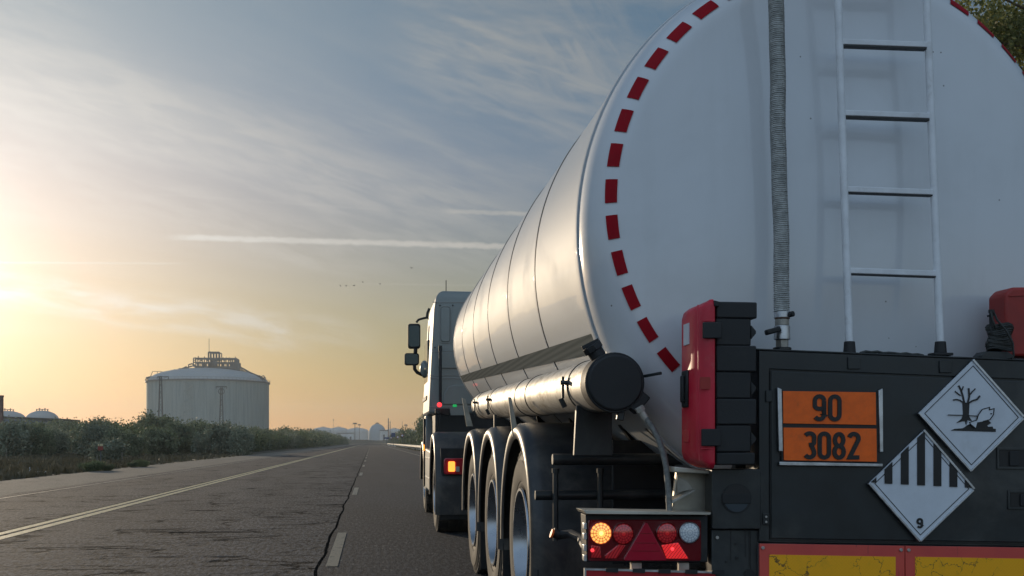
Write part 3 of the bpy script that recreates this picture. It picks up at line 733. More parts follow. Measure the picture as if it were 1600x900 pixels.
def block(px0, px1, top, d, label, mt='pale_building', cat='building', roofm='lattice_steel', wins=0):
    S = d/FPX; a = at(px0, d); b_ = at(px1, d); h = CAM_H+(HOR-top)*S; root = thing('warehouse', label, cat, (a+b_)/2)
    b = MB(); b.prism([a, b_, b_+Vector((0, 0, h)), a+Vector((0, 0, h))], Vector((0, 14, 0))); b.build('wall', mt, root)
    b = MB(); u = Vector((0, 0, h+.05)); b.prism([a+u+Vector((-.5, -.5, 0)), b_+u+Vector((.5, -.5, 0)), b_+u+Vector((.5, -.5, .6)), a+u+Vector((-.5, -.5, .6))], Vector((0, 15, 0))); b.build('roof', roofm, root)
    for k in range(wins):
        w = MB(); q = a.lerp(b_, (k+.5)/wins); w.box(q+Vector((0, -.1, h*.45)), (3*S, .3, h*.5)); w.build('door', 'lattice_steel', root)
block(527, 552, 677.5, 1000, 'pale low warehouse in front of the hazy tanks left of the lamp masts', wins=3)
block(594, 606, 673, 900, 'pale square building against the right flank of the hemispherical tank', wins=1)
block(621, 640, 675.5, 900, 'pale plant building with white columns far right of the hemispherical tank', wins=2)
# embankment with scrub across the end of the road
b = MB(); pts = []
for i in range(25):
    x = -60+i*8; pts.append((x, 820, -.1)); 
h = [1.6+.8*math.sin(i*1.3)+.5*math.sin(i*3.1) for i in range(25)]
vs = [(x, 800, -.1) for x, _, _ in pts]+[(x, 812, 2.2+h[i]*.4) for i, (x, _, _) in enumerate(pts)]+[(x, 840, -.1) for x, _, _ in pts]
b.add(vs, [(i, i+1, 26+i, 25+i) for i in range(24)]+[(25+i, 26+i, 51+i, 50+i) for i in range(24)]); o = b.build('embankment', 'field_soil', flip=False); o['kind'] = 'structure'
def mast(px, top, d, label, head='lamp', r=.35):
    S = d/FPX; c = at(px, d); h = CAM_H+(HOR-top)*S; root = thing('lamp_mast' if head == 'lamp' else 'chimney_stack', label, 'lamp mast' if head == 'lamp' else 'chimney', c)
    b = MB(); b.cyl(c, c+Vector((0, 0, h)), r, 8, r*.6); b.build('pole' if head == 'lamp' else 'stack', 'lattice_steel' if head == 'lamp' else 'rust_steel', root)
    b = MB()
    if head == 'lamp':
        b.cyl(c+Vector((0, 0, h-.4)), c+Vector((0, 0, h+.4)), r*4, 10)
        for k in range(6): b.box(c+Vector((math.cos(k*1.05)*r*4.5, math.sin(k*1.05)*r*4.5, h-.5)), (r*1.4, r*1.4, r*1.6))
        b.build('lamp_head', 'lattice_steel', root)
    else:
        b.cyl(c+Vector((0, 0, h)), c+Vector((0, 0, h+.8)), r*.9, 8); b.build('cap', 'lattice_steel', root)
mast(554.5, 661.5, 800, 'taller of the two lamp masts left of the hemispherical tank'); mast(561.5, 663.5, 880, 'shorter of the two lamp masts left of the hemispherical tank', r=.28)
mast(634, 664, 800, 'lamp mast above the pale plant building right of the chimneys', r=.28); mast(655.5, 661, 700, 'lamp mast nearest the cab of the lorry', r=.25)
mast(521, 656, 1100, 'very thin lamp mast over the far hedge, left of the warehouse', r=.16)
mast(606.8, 655, 1100, 'taller rusty chimney right of the hemispherical tank', 'c', .8); mast(609.6, 660, 1100, 'shorter rusty chimney right of the hemispherical tank', 'c', .6)
mast(628.5, 660, 1100, 'slim rusty chimney above the road signs', 'c', .3)
# road signs
def sign(px, cy, w, h_, d, shape, m, label, post='lattice_steel'):
    S = d/FPX; c = at(px, d); z = CAM_H+(HOR-cy)*S; root = thing('road_sign', label, 'road sign', c)
    b = MB()
    if shape == 'box': b.box(c+Vector((0, 0, z)), (w*S, .12, h_*S))
    else: b.cyl(c+Vector((0, -.06, z)), c+Vector((0, .06, z)), w/2*S, 24)
    b.build('board', m, root, bevel=.02)
    if shape != 'box':
        b = MB(); b.cyl(c+Vector((0, -.10, z)), c+Vector((0, -.065, z)), w*.31*S, 24); b.build('centre', 'sign_white', root)
    b = MB(); b.cyl(c+Vector((0, .13, 0)), c+Vector((0, .13, z+h_*S*.4)), .06, 8); b.build('post', post, root)
sign(614.5, 679.5, 6.2, 6.4, 240, 'box', 'sign_blue', 'dark square road sign at the end of the guardrail')
sign(621.3, 683, 4.6, 4.6, 260, 'disc', 'sign_red', 'round red-rimmed road sign just right of the dark square sign')
sign(628.5, 680.5, 5, 5, 235, 'disc', 'sign_red', 'round red-rimmed road sign nearest the bushes on the right verge')
sign(604, 684.5, 8, 2.5, 320, 'box', 'sign_blue', 'low wide dark road sign left of the square sign')
sign(611, 684, 3.6, 3.6, 300, 'disc', 'sign_red', 'small round red-rimmed road sign below the dark square sign')
# guardrail
root = thing('guardrail', 'pale steel guardrail along the right verge of the road', 'guardrail', (6, 60, 0))
prof = [(0, .38), (-.05, .42), (-.08, .46), (-.02, .52), (-.02, .56), (-.08, .62), (-.05, .67), (0, .70)]
b = MB(); Y0, Y1 = 8, 420; n = len(prof)
vs = [(6+x, y, z) for y in (Y0, Y1) for x, z in prof]+[(6.01+x, y, z) for y in (Y0, Y1) for x, z in prof]
b.add(vs, [(i, i+1, n+i+1, n+i) for i in range(n-1)]+[(2*n+i+1, 2*n+i, 3*n+i, 3*n+i+1) for i in range(n-1)]); b.build('rail', 'guard_steel', root, flip=False)
for k in range(100):
    b = MB(); b.box((6.1, 10+k*4, .33), (.10, .06, .72)); b.build('post', 'guard_steel', root)
# verge odds and ends
c = at(157, 58); root = thing('marker_post', 'small red and yellow marker post in front of the lone pale bush', 'marker post', c); S = 58/FPX
b = MB(); b.box(c+Vector((0, 0, CAM_H+(HOR-700.5)*S)), (8*S, .04, 6.5*S)); b.build('red_plate', 'sign_red', root, bevel=.01)
b = MB(); b.box(c+Vector((0, 0, CAM_H+(HOR-695.3)*S)), (8*S, .04, 3.2*S)); b.build('yellow_plate', 'paint_cream', root, bevel=.01)
b = MB(); b.cyl(c+Vector((0, .05, 0)), c+Vector((0, .05, .9)), .03, 8); b.build('post', 'lattice_steel', root)
b = MB(); c = at(47, 36.6); b.prism([c+Vector(q) for q in ((-.42, 0, .02), (.30, -.05, .0), (.42, .05, .03), (.36, .1, .075), (-.2, .05, .06), (-.44, .03, .05))], Vector((.05, .45, 0)))
tag(b.build('concrete_slab', 'concrete_pale', bevel=.01, loc=c), 'pale broken slab lying flat on the verge at the lower left', 'slab')
b = MB(); c = at(46.5, 37); b.cyl(c, c+Vector((0, 0, .16)), .03, 10, .022); b.cyl(c+Vector((0, 0, .16)), c+Vector((0, 0, .22)), .013, 8)
tag(b.build('bottle', 'sign_white', loc=c), 'little white bottle standing on the verge by the broken slab', 'bottle')
for i, (px, d) in enumerate(((191, 55), (152, 43), (10, 60))):
    c = at(px, d); b = MB(); b.box(c+Vector((0, 0, .28)), (.045, .04, .58)); tag(b.build('wooden_stake', 'stake_wood', bevel=.008, loc=c), ['thin pale stake on the verge right of the lone pale bush', 'thin pale stake rising from the dark scrub tufts', 'thin pale stake in the grass at the left edge'][i], 'stake')
# birds high over the plain
for i, (px, py) in enumerate(((643, 419), (567, 441), (594, 444), (541, 447), (532, 447), (553, 446.5))):
    d = 150; c = at(px, d, CAM_H+(HOR-py)*d/FPX); b = MB(); a = .6+i
    w = Vector((math.cos(a), math.sin(a)*.5, .25)).normalized()*.24; f_ = Vector((0, .3, 0)) if i % 2 else Vector((.25, .1, 0))
    up = Vector((0, 0, .09))
    b.lathe([(-.12, .01), (-.06, .03), (.03, .033), (.12, .01)], c, 'X', 8)
    b.add([c+Vector((-.06, 0, .03)), c+w*.5+up, c+w+up*.6, c+w*.5+up-Vector((.12, 0, .01)), c+Vector((.06, 0, .03))], [(0, 1, 2, 3, 4)]); pass
    b.add([c+Vector((-.06, 0, .03)), c-w*.5+up*1.8, c-w+up*2, c-w*.5+up*1.8-Vector((.12, 0, .01)), c+Vector((.06, 0, .03))], [(0, 1, 2, 3, 4)])
    tag(b.build('bird', 'bird_dark', loc=c, flip=False), 'tiny dark bird flying in the open sky left of the lorry cab', 'bird', 'birds flying over the plain')

# ================================================================== TRAILER
YF = 4.07                                   # plane of the rear cabinet's face
trailer = thing('tanker_trailer', 'white fuel tank trailer with dashed red rear outline and hazard placards', 'tanker trailer', (2.04, 7.4, 0))
T = trailer
YT0, YT1 = 4.60, 12.5
def sec(Y):
    s = (Y-4.6)/(12.5-4.6); return 1.168-.058*s, 1.25-.20*s, 2.045+.225*s
XC = 2.085
def head_y(r): return YT0-(.20*math.sqrt(max(0.0, 1-((r-.87)/.13)**2)) if r > .87 else .20+.08*max(0.0, 1-(r/.87)**2)**1.5)
NS = 128
b = MB(); vs = []; ny = 40
for j in range(ny+1):
    Y = YT0+(YT1-YT0)*j/ny; a, c, z = sec(Y)
    vs += [(XC+a*math.cos(2*math.pi*k/NS), Y, z+c*math.sin(2*math.pi*k/NS)) for k in range(NS)]
b.add(vs, [(j*NS+k, j*NS+(k+1) % NS, (j+1)*NS+(k+1) % NS, (j+1)*NS+k) for j in range(ny) for k in range(NS)])
# front head
a, c, z = sec(YT1); vs = []; rs = [1, .99, .96, .9, .8, .65, .45, .2, .01]
for r in rs: vs += [(XC+a*r*math.cos(2*math.pi*k/NS), YT1+.35*max(0, 1-r**3)**.6, z+c*r*math.sin(2*math.pi*k/NS)) for k in range(NS)]
b.add(vs, [(j*NS+k, j*NS+(k+1) % NS, (j+1)*NS+(k+1) % NS, (j+1)*NS+k) for j in range(len(rs)-1) for k in range(NS)])
b.build('tank_shell', 'tank_shell_paint', T)
b = MB(); a, c, z = sec(YT0); vs = []; rs = [1.0, .9985, .995, .990, .983, .974, .963, .95, .935, .92, .90, .88, .86, .84, .81, .75, .68, .6, .5, .4, .3, .2, .1, .0004]
for r in rs: vs += [(XC+a*r*math.cos(2*math.pi*k/NS), head_y(r)-.002, z+c*r*math.sin(2*math.pi*k/NS)) for k in range(NS)]
b.add(vs, [(j*NS+k, j*NS+(k+1) % NS, (j+1)*NS+(k+1) % NS, (j+1)*NS+k) for j in range(len(rs)-1) for k in range(NS)])
b.build('tank_head', 'tank_head_paint', T)
def ring(Y, w, h, m, name):
    a, c, z = sec(Y); b = MB(); vs = []
    for (dy, dr) in ((-w/2, -.004), (-w/2, h*.7), (-w/4, h), (w/4, h), (w/2, h*.7), (w/2, -.004)):
        vs += [(XC+(a+dr)*math.cos(2*math.pi*k/NS), Y+dy, z+(c+dr)*math.sin(2*math.pi*k/NS)) for k in range(NS)]
    b.add(vs, [(j*NS+k, j*NS+(k+1) % NS, (j+1)*NS+(k+1) % NS, (j+1)*NS+k) for j in range(5) for k in range(NS)]); b.build(name, m, T)
ring(4.635, .055, .012, 'tank_shell_paint', 'rear_flange'); ring(4.672, .008, .005, 'black_steel', 'gasket')
for Y in (5.93, 7.22, 8.55, 9.9, 11.2, 12.42):
    ring(Y-.012, .010, .004, 'black_steel', 'seam_band'); ring(Y+.012, .030, .006, 'tank_shell_paint', 'seam_cover')
# side strip
b = MB(); vs = []; n = 60
for j in range(n+1):
    Y = 4.67+(12.36-4.67)*j/n; a, c, z = sec(Y)
    for s_, dr in ((-.362, .0085), (-.428, .0085)):
        ph = math.asin(s_); vs.append((XC-(a+dr)*math.cos(ph), Y, z+(c+dr)*math.sin(ph)))
b.add(vs, [(2*j, 2*j+1, 2*j+3, 2*j+2) for j in range(n)]); b.build('reflective_band', 'grey_strip', T, flip=False)
# red dashes round the head
a, c, z = sec(YT0)
ecx, ecz, ea, eb = 2.103, 2.138, 1.083, 1.068
for k in range(43):
    t0 = rad(177.8+8.37*k-2.75); t1 = rad(177.8+8.37*k+2.75); vs = []
    if ecz+eb*math.sin((t0+t1)/2) < 1.30: continue
    for i in range(5):
        t = t0+(t1-t0)*i/4
        for j in range(4):
            o_ = (-.024+.048*j/3); X_, Z_ = ecx+(ea+o_)*math.cos(t), ecz+(eb+o_)*math.sin(t)
            r = math.hypot((X_-XC)/a, (Z_-z)/c); vs.append((X_, head_y(min(r, .995))-.006, Z_))
    b = MB(); b.add(vs, [(i*4+j, i*4+j+1, (i+1)*4+j+1, (i+1)*4+j) for i in range(4) for j in range(3)]); b.build('reflective_dash', 'tape_red', T, flip=False)
# ladder on the head
def hy(X_, Z_):
    a, c, z = sec(YT0); return head_y(min(.99, math.hypot((X_-XC)/a, (Z_-z)/c)))
lad = MB()
def lr(px, py): # ladder plane leans slightly forward with height
    Y = 4.155+(545-py)*.00016; return P(px, py, Y)
def rail_x(side, py): return (1327.5+(py-545)*.0335) if side == 0 else (1469.5+(py-545)*.040)
for side in (0, 1):
    b = MB(); ys = [548, 480, 400, 300, 200, 100, 0, -100, -135]
    q = [lr(rail_x(side, y), y) for y in ys]; e = q[-1]; q += [e+Vector((0, .06, .07)), e+Vector((0, .20, .10)), e+Vector((0, .42, .08)), e+Vector((0, .52, 0)), e+Vector((0, .54, -.12))]
    b.tube(q, .0165, 12); b.build('ladder_rail', 'ladder_white', T)
    b = MB(); p = lr(rail_x(side, 541), 541); b.cyl(p+Vector((0, 0, -.03)), p+Vector((0, 0, .02)), .026, 14, .022); b.box(p+Vector((0, .0, -.035)), (.085, .06, .012)); b.build('ladder_foot', 'black_plastic', T, bevel=.003)
    for y in (-60,):
        p = lr(rail_x(side, y), y); b = MB(); b.cyl(p, Vector((p.x, hy(p.x, p.z)+.01, p.z)), .008, 8); b.build('ladder_bracket', 'ladder_white', T)
for nr, (yl, yr) in enumerate(((66, 71), (177, 182), (296, 301), (423, 428), (-48, -43))):
    b = MB(); p0, p1 = lr(rail_x(0, yl), yl), lr(rail_x(1, yr), yr); b.bar(p0, p1, .024, .024); b.build('ladder_rung', 'ladder_white', T, bevel=.003)
    b = MB(); th_ = .005 if nr in (2, 3) else .009; dz = Vector((0, .003, -.012-th_/2)); b.bar(p0+dz+(p1-p0)*.03, p1+dz-(p1-p0)*.03, .027, th_); b.build('rung_underside', 'mark_black', T, bevel=.001)  # black strip along each rung for its dark underside
# vapour hose
pts, rr = [], []
N = 1150
for i in range(N+1):
    py = 487-(487+190)*i/N; px = (1221.5-9.5*((487-py)/487)**1.15 if py > 0 else 1212-(0-py)*.02)+.9*math.sin(py*.021)+.4*math.sin(py*.053+1)
    if py < -118: break
    p = P(px, py, 4.19+(487-py)*.00006); pts.append(p); rr.append(.0315+.0022*math.sin(i*math.pi/2.5)+.0006*math.sin(i*.7))
q = pts[-1]
for i in range(1, 110):   # over the crown of the tank
    a = min(1.0, i/90)*math.pi/2; pts.append(Vector((q.x, q.y+.17*(1-math.cos(a))+max(0, i-90)*.004, q.z+.17*math.sin(a)))); rr.append(.0315+.0022*math.sin(i*math.pi/2.5))
b = MB(); b.tube(pts, rr, 14); b.build('vapour_hose', 'hose_grey', T, sharp=60)
def fit(y0, y1, r, m, name, r1=None, n=18):
    b = MB(); b.cyl(P(1222, y1, 4.19), P(1222, y0, 4.19), r, n, r1); return b.build(name, m, T, bevel=.002)
fit(487, 497, .033, 'aluminium', 'hose_clamp'); fit(496.8, 498.6, .032, 'rust_steel', 'gasket'); fit(498.8, 509, .029, 'dull_metal', 'coupling'); fit(509.2, 531, .034, 'aluminium', 'coupling', .033, 24); fit(531.2, 544, .028, 'dull_metal', 'coupling', .028, 6); fit(543, 548, .038, 'black_steel', 'pipe_collar')
b = MB(); b.bar(P(1196, 520, 4.15), P(1219, 514, 4.15), .03, .022); b.build('valve_handle', 'black_plastic', T, bevel=.006)
b = MB(); b.cyl(P(1232, 492, 4.17), P(1240, 490, 4.15), .012, 10); b.build('valve_handle', 'black_plastic', T, bevel=.002)
# dark run marks beside the hose
# ---- rear cabinet
def top(px): return 545.5+.0405*(px-1185)
def bot(px): return 848+.0150*(px-1185)
PXR = 1768
b = MB(); b.slab([(1185, top(1185)), (PXR, top(PXR)), (PXR, bot(PXR)), (1185, bot(1185))], YF+.006, .15); b.build('cabinet', 'black_steel', T, bevel=.004)
b = MB(); b.slab([(1182, top(1182)-1), (PXR+2, top(PXR)-1), (PXR+2, top(PXR)+1.5), (1182, top(1182)+1.5)], YF-.004, .20); b.build('cabinet_lip', 'black_steel', T, bevel=.002)
# header and left post stand proud; door panel sits inside
b = MB(); b.slab([(1186, top(1186)+2.5), (PXR, top(PXR)+2.5), (PXR, top(PXR)+30), (1202, top(1202)+30), (1202, bot(1202)-2), (1186, bot(1186)-2)], YF-.002, .007); b.build('door_frame', 'black_steel', T, bevel=.002)
b = MB(); b.slab([(1205, top(1205)+33), (PXR-14, top(PXR)+33), (PXR-14, bot(PXR)-7), (1205, bot(1205)-7)], YF-.004, .008); door = b.build('cabinet_door', 'black_steel', T, bevel=.003)
b = MB(); b.ribbon([(1203.6, top(1204)+31.8), (1203.6, bot(1204)-5), (PXR-12, bot(PXR)-5)], 1.1, YF-.0005, .003); b.build('door_seal', 'mark_black', T)
for x, y in ((1202, 619), (1197.5, 811)):
    b = MB(); b.slab(rrect(x-5, y-9, x+5, y+9, 1), YF-.010, .008); h_ = b.build('hinge', 'black_steel', door, bevel=.002)
b = MB()
for yy in (807.5, 815.5): b.slab(circ(1197.5, yy, 1.7, 10), YF-.014, .004)
b.build('bolt', 'bolt_metal', T)
for x in (1335, 1478):
    b = MB(); b.slab(rrect(x-9.5, top(x)+6, x+9.5, top(x)+25, 1.5), YF-.009, .008); b.build('pad_plate', 'black_steel', T, bevel=.002)
b = MB(); b.tube([P(1344+i*9, 545.5+.0405*(1344+i*9-1185)+[0, -3, -2, -3.5, -1.5, -2.5, -2, -1.2, -2.6, -1, -1.8, 0][i], 4.14) for i in range(12)], .006, 8); b.build('cable', 'cable_black', T)
# recessed latches at right
for (x0, y0, x1, y1) in ((1560, 701, 1640, 731), (1577, 768, 1655, 794)):
    b = MB(); b.ribbon([(x0, y0), (x1, y0+1), (x1, y1+1), (x0, y1)], 3.4, YF-.010, .007, True); l_ = b.build('latch_frame', 'black_steel', T, bevel=.001)
    b = MB(); b.slab([(x0+2, y0+2), (x1-2, y0+3), (x1-2, y1-1), (x0+2, y1-2)], YF-.0055, .003); b.build('latch_recess', 'mark_black', l_)
    b = MB(); b.slab(rrect(x0+18, y0+4, x0+33, y1-3, 2), YF-.012, .006); b.build('latch', 'black_plastic', l_, bevel=.002)
# ---- orange hazard number plate
pl = MB(); pl.slab([(1219, 609), (1372, 611.5), (1375, 723.5), (1221, 721)], YF-.014, .006); plate = pl.build('hazard_number_plate', 'mark_black', T, bevel=.001)
b = MB(); b.slab([(1223.5, 611), (1368.5, 613), (1369.2, 664), (1224, 661.5)], YF-.019, .004); b.build('upper_panel', 'orange_plate', plate, bevel=.0008)
b = MB(); b.slab([(1224.4, 668), (1369.6, 669.8), (1370.3, 721.5), (1225, 719.2)], YF-.019, .004); b.build('lower_panel', 'orange_plate', plate, bevel=.0008)
b = MB(); b.slab([(1215, 605.5), (1221.5, 608), (1223.5, 705), (1217, 705)], YF-.022, .012); b.slab([(1218, 721.5), (1379.5, 724.5), (1379.5, 729), (1218, 727)], YF-.022, .012); b.slab([(1373, 610), (1379.5, 607), (1380.3, 706), (1375, 706)], YF-.022, .012); b.build('holder_rail', 'aluminium', plate, bevel=.0015)
def digit(ch, x, y, w, h):
    r = w/2; c = []
    if ch == '0': c = [([*arc(x+r, y+r, r, r, 0, 180, 8), *arc(x+r, y+h-r, r, r, 180, 360, 8)], True)]
    if ch == '9': c = [([*arc(x+r, y+r, r, r, 0, 180, 8), *arc(x+r, y+h*.55-r*.75, r, r*.75, 180, 300, 6), (x+w*.82, y+h*.53)], False), ([(x+w, y+r+.1), (x+w, y+h-r), *arc(x+r, y+h-r, r, r, 0, -150, 7)], False)]
    if ch == '3': c = [([*arc(x+r, y+r*.9, r, r*.9, 150, 0, 8), (x+w*.97, y+h*.40), (x+w*.82, y+h*.47), (x+w*.45, y+h*.48)], False), ([(x+w*.72, y+h*.50), *arc(x+r, y+h-r, r, r, 25, -150, 10)], False)]
    if ch == '8': c = [(arc(x+r, y+h*.26, r*.9, h*.245, 0, 350, 18), True), (arc(x+r, y+h*.755, r, h*.245, 0, 350, 18), True)]
    if ch == '2': c = [([*arc(x+r, y+r, r, r, 165, -25, 10), (x+w*.05, y+h*.98), (x+w*1.08, y+h*.98)], False)]
    return c
def text_digits(parent, s, x, y, w, h, gap, sw, slope):
    for i, ch in enumerate(s):
        x0 = x+i*(w+gap)
        b = MB()
        for n_, (pts_, cl_) in enumerate(digit(ch, x0, y+slope*(x0-x), w, h)): b.ribbon(pts_, sw, YF-.0235-.0006*n_, .005, cl_)
        b.build('digit', 'mark_black', parent)
text_digits(plate, '90', 1273.5, 619, 14.5, 36, 9.5, 6.4, .012); text_digits(plate, '3082', 1258, 677, 14.5, 37.5, 8.6, 6.5, .012)
# ---- diamonds
def diamond(t, l, r, bt, name):
    cx, cy = (l[0]+r[0])/2, (t[1]+bt[1])/2
    k = MB(); k.slab([t, r, bt, l], YF-.020, .012); root_ = k.build(name, 'sign_white', T, bevel=.0008)
    sc_ = lambda p, f: (cx+(p[0]-cx)*f, cy+(p[1]-cy)*f)
    k = MB(); k.ribbon([sc_(p, .90) for p in (t, r, bt, l)], 1.0, YF-.0215, .002, True); k.build('border_line', 'mark_black', root_)
    return root_, cx, cy, sc_
d1, cx, cy, s1_ = diamond((1521, 563), (1437, 645.5), (1599.5, 652.5), (1518, 735), 'environment_placard')
def edge_strip(parent, pa, pb, w=3.4): k = MB(); k.ribbon([pa, pb], w, YF-.026, .014); k.build('holder_edge', 'aluminium', parent, bevel=.001)
edge_strip(d1, (1521, 562), (1600, 651)); edge_strip(d1, (1518, 736), (1600, 654), 2.2); edge_strip(d1, (1436, 645), (1518, 736.5), 2.6)
def Z5(x, y): return (1420+x/5, 560+y/5)
def ink(parent, name, polys=(), strokes=()):
    k = MB(); n_ = 0
    for q in polys: k.slab([Z5(*p) for p in q], YF-.0225-.0004*n_, .003); n_ += 1
    for pts_, w in strokes: k.ribbon([Z5(*p) for p in pts_], w/5, YF-.0225-.0004*n_, .003); n_ += 1
    return k.build(name, 'mark_black', parent)
ink(d1, 'tree_symbol', polys=[[(420, 345), (475, 345), (472, 400), (470, 450), (495, 490), (460, 482), (447, 518), (440, 490), (420, 492), (372, 505), (415, 470), (425, 430), (422, 385)]],
    strokes=[([(436, 352), (425, 300), (408, 245), (390, 212)], 13), ([(412, 262), (428, 218)], 7), ([(408, 292), (385, 275), (362, 256)], 8), ([(428, 345), (400, 326), (372, 320), (348, 325)], 9),
             ([(462, 350), (474, 300), (470, 232)], 12), ([(474, 290), (496, 262), (522, 236)], 8), ([(468, 350), (500, 330), (535, 320), (558, 292)], 12), ([(308, 441), (422, 444)], 6), ([(468, 446), (538, 450)], 6)])
ink(d1, 'ground_symbol', polys=[[(330, 563), (360, 550), (425, 545), (478, 512), (500, 528), (520, 547), (535, 500), (580, 490), (622, 484), (645, 505), (612, 524), (620, 534), (655, 532), (660, 548), (680, 550), (680, 574)]])
k = MB(); k.slab([Z5(*p) for p in [(452, 520), (468, 490), (510, 488), (532, 482), (545, 440), (575, 398), (632, 382), (630, 402), (668, 392), (662, 440), (635, 478), (580, 492), (535, 500), (522, 545), (482, 512)]], YF-.0265, .003); fish = k.build('fish_symbol', 'sign_white', d1)
k = MB()
for n_, (pts_, w) in enumerate((([(474, 500), (510, 488), (532, 482), (545, 440), (575, 398), (632, 382), (630, 402), (668, 392), (662, 440), (635, 478), (580, 492)], 7), ([(474, 500), (485, 515), (522, 545)], 6), ([(640, 430), (650, 434)], 9))): k.ribbon([Z5(*p) for p in pts_], w/5, YF-.028-.0004*n_, .002)
k.build('fish_outline', 'mark_black', d1)
d2, cx, cy, s2_ = diamond((1444, 673), (1359, 755), (1522, 764.5), (1438, 844.5), 'class_placard')
edge_strip(d2, (1444, 672), (1523, 764)); edge_strip(d2, (1358, 755), (1438, 846), 3.0); edge_strip(d2, (1439, 846), (1522, 766), 2.2)
def edge_y(x):   # upper edge of the lower diamond
    return 673+(1444-x)*(755-673)/(1444-1359) if x < 1444 else 673+(x-1444)*(764.5-673)/(1522-1444)
for i, xc in enumerate((1363.5, 1388.5, 1414, 1439.5, 1465, 1490, 1513.5)):
    x0, x1 = xc-6, xc+6; yb = 755.5+(xc-1388)*.05
    if i == 0: q = [(1361, 753.5), (1369.5, edge_y(1369.5)+1), (1369.5, 754.5)]
    elif i == 6: q = [(1508, edge_y(1508)+1), (1519, 762.5), (1508, 761.5)]
    else:
        q = [(x0, yb), (x1, yb+.4), (x1, edge_y(x1)+1)]
        if x0 < 1444 < x1: q.append((1444, 674.5))
        q.append((x0, edge_y(x0)+1))
    k = MB(); k.slab(q, YF-.0235, .003); k.build('black_stripe', 'mark_black', d2)
k = MB()
for n_, (pts_, cl_) in enumerate(digit('9', 1434, 811, 7, 13)): k.ribbon(pts_, 3.2, YF-.0235-.0005*n_, .003, cl_)
k.build('digit', 'mark_black', d2)
# ---- red / yellow marker boards
def yb_(px, o=0): return 849.5+.0152*(px-1187)+o
for x0, x1, name in ((1187, 1413.5, 'marker_board'), (1415, 1642, 'marker_board'), (1643.5, PXR, 'marker_board')):
    b = MB(); b.slab([(x0, yb_(x0)), (x1, yb_(x1)), (x1, 935), (x0, 935)], YF-.010, .010); q = b.build(name, 'red_border', T, bevel=.001)
    b = MB(); b.slab([(x0+15, yb_(x0, 17)), (x1-14, yb_(x1, 17)), (x1-14, 920), (x0+15, 920)], YF-.0115, .003); b.build('yellow_panel', 'yellow_sheet', q)
    b = MB()
    for x in (x0+5.5, x1-5): b.slab(circ(x, yb_(x, 6.5), 2.7, 14), YF-.016, .006)
    b.build('bolt', 'bolt_metal', q, bevel=.001)
b = MB(); b.slab([(1184, yb_(1184, -1)), (PXR, yb_(PXR, -1)), (PXR, 1010), (1184, 1010)], YF+.002, .10); b.build('bumper', 'black_steel', T, bevel=.003)
# ---- panel with round recessed grip, left of the cabinet
b = MB(); b.slab(rrect(1112.5, 733, 1189, 827, 3), YF-.005, .09); lp = b.build('locker_lid', 'black_steel', T, bevel=.004)
b = MB(); b.slab(circ(1151, 779, 23.5, 32), YF-.0075, .003); b.build('grip_ring', 'black_plastic', lp)
b = MB(); b.slab(circ(1151, 779, 21.8, 32), YF-.0095, .003); b.build('grip_recess', 'mark_black', lp)
b = MB(); b.slab([(1129, 772), (1173, 772.5), (1173, 787), (1129, 786.5)], YF-.014, .006); b.build('grip_bar', 'black_plastic', lp, bevel=.002)
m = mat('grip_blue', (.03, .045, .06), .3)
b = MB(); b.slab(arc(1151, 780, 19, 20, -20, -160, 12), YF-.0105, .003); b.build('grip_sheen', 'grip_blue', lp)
b = MB(); b.slab([(1112, 828), (1186, 828.5), (1186, 1000), (1112, 1000)], YF+.012, .08); bp = b.build('lower_panel', 'black_steel', T, bevel=.003)
b = MB()
for x, y, r in ((1150, 850, 2), (1152, 872, 2.4), (1135, 878, 1.5)): b.slab(circ(x, y, r, 10), YF+.008, .003)
b.slab(circ(1171, 897, 8, 18), YF+.0075, .003); b.build('hole', 'mark_black', bp)
b = MB(); b.slab(circ(1121, 840, 2.6, 10), YF+.004, .006); b.build('bolt', 'bolt_metal', bp)
b = MB()
for n_, (x, y0, y1, w) in enumerate(((1142, 829, 876, 1.6), (1165, 829, 870, 2.0), (1173, 829, 890, 1.0), (1171, 829, 885, 1.4))): b.slab([(x-w/2, y0), (x+w/2, y0), (x+w*.2, y1), (x-w*.2, y1)], YF+.0105-.0003*n_, .001)
b.build('oil_run', 'mark_black', bp)
# ---- red equipment box
def redbox(pxl, pxm, pxr, y0, y1, Y, sl, vis=True):
    lid = MB(); D = .24
    # outline of lid in plan: chamfered towards the left
    fl = P(pxl+18, (y0+y1)/2, Y); X0 = P(pxl+25, 600, Y).x; X1 = P(pxm, 600, Y).x; zt = P(pxm, y0, Y).z; zb = P(pxm, y1, Y).z
    vs = []
    secs = [(zb, .030, .02), (zb+.02, .008, .0), (zb+.05, 0, 0), (zt-.05, 0, 0), (zt-.018, .010, .0), (zt, .035, .02)]
    for (z, ins, i2) in secs:
        sh = sl*(0 if z < (zb+zt)/2 else 1)
        plan = [(X0+.055+ins*.3, Y+i2), (X1, Y+i2), (X1, Y+D-i2), (X0+.03+ins*.3, Y+D-i2), (X0+.0+ins, Y+D-.05), (X0+ins, Y+.06), (X0+.012+ins, Y+.03)]
        vs += [(x, y, z+(0 if x > X0+.05 else -.018*(1 if z > 1.5 else -1))) for x, y in plan]
    n = 7; lid.add(vs, [(j*n+k, j*n+(k+1) % n, (j+1)*n+(k+1) % n, (j+1)*n+k) for j in range(5) for k in range(n)]+[tuple(range(n-1, -1, -1)), tuple(range(5*n, 6*n))])
    L = lid.build('equipment_box_lid', 'red_plastic' if vis else 'dull_red', T, bevel=.008, seg=3)
    return L, X0, X1, zt, zb, D
L, X0, X1, zt, zb, D = redbox(1062, 1118, 1183, 466, 733, 3.985, .02)
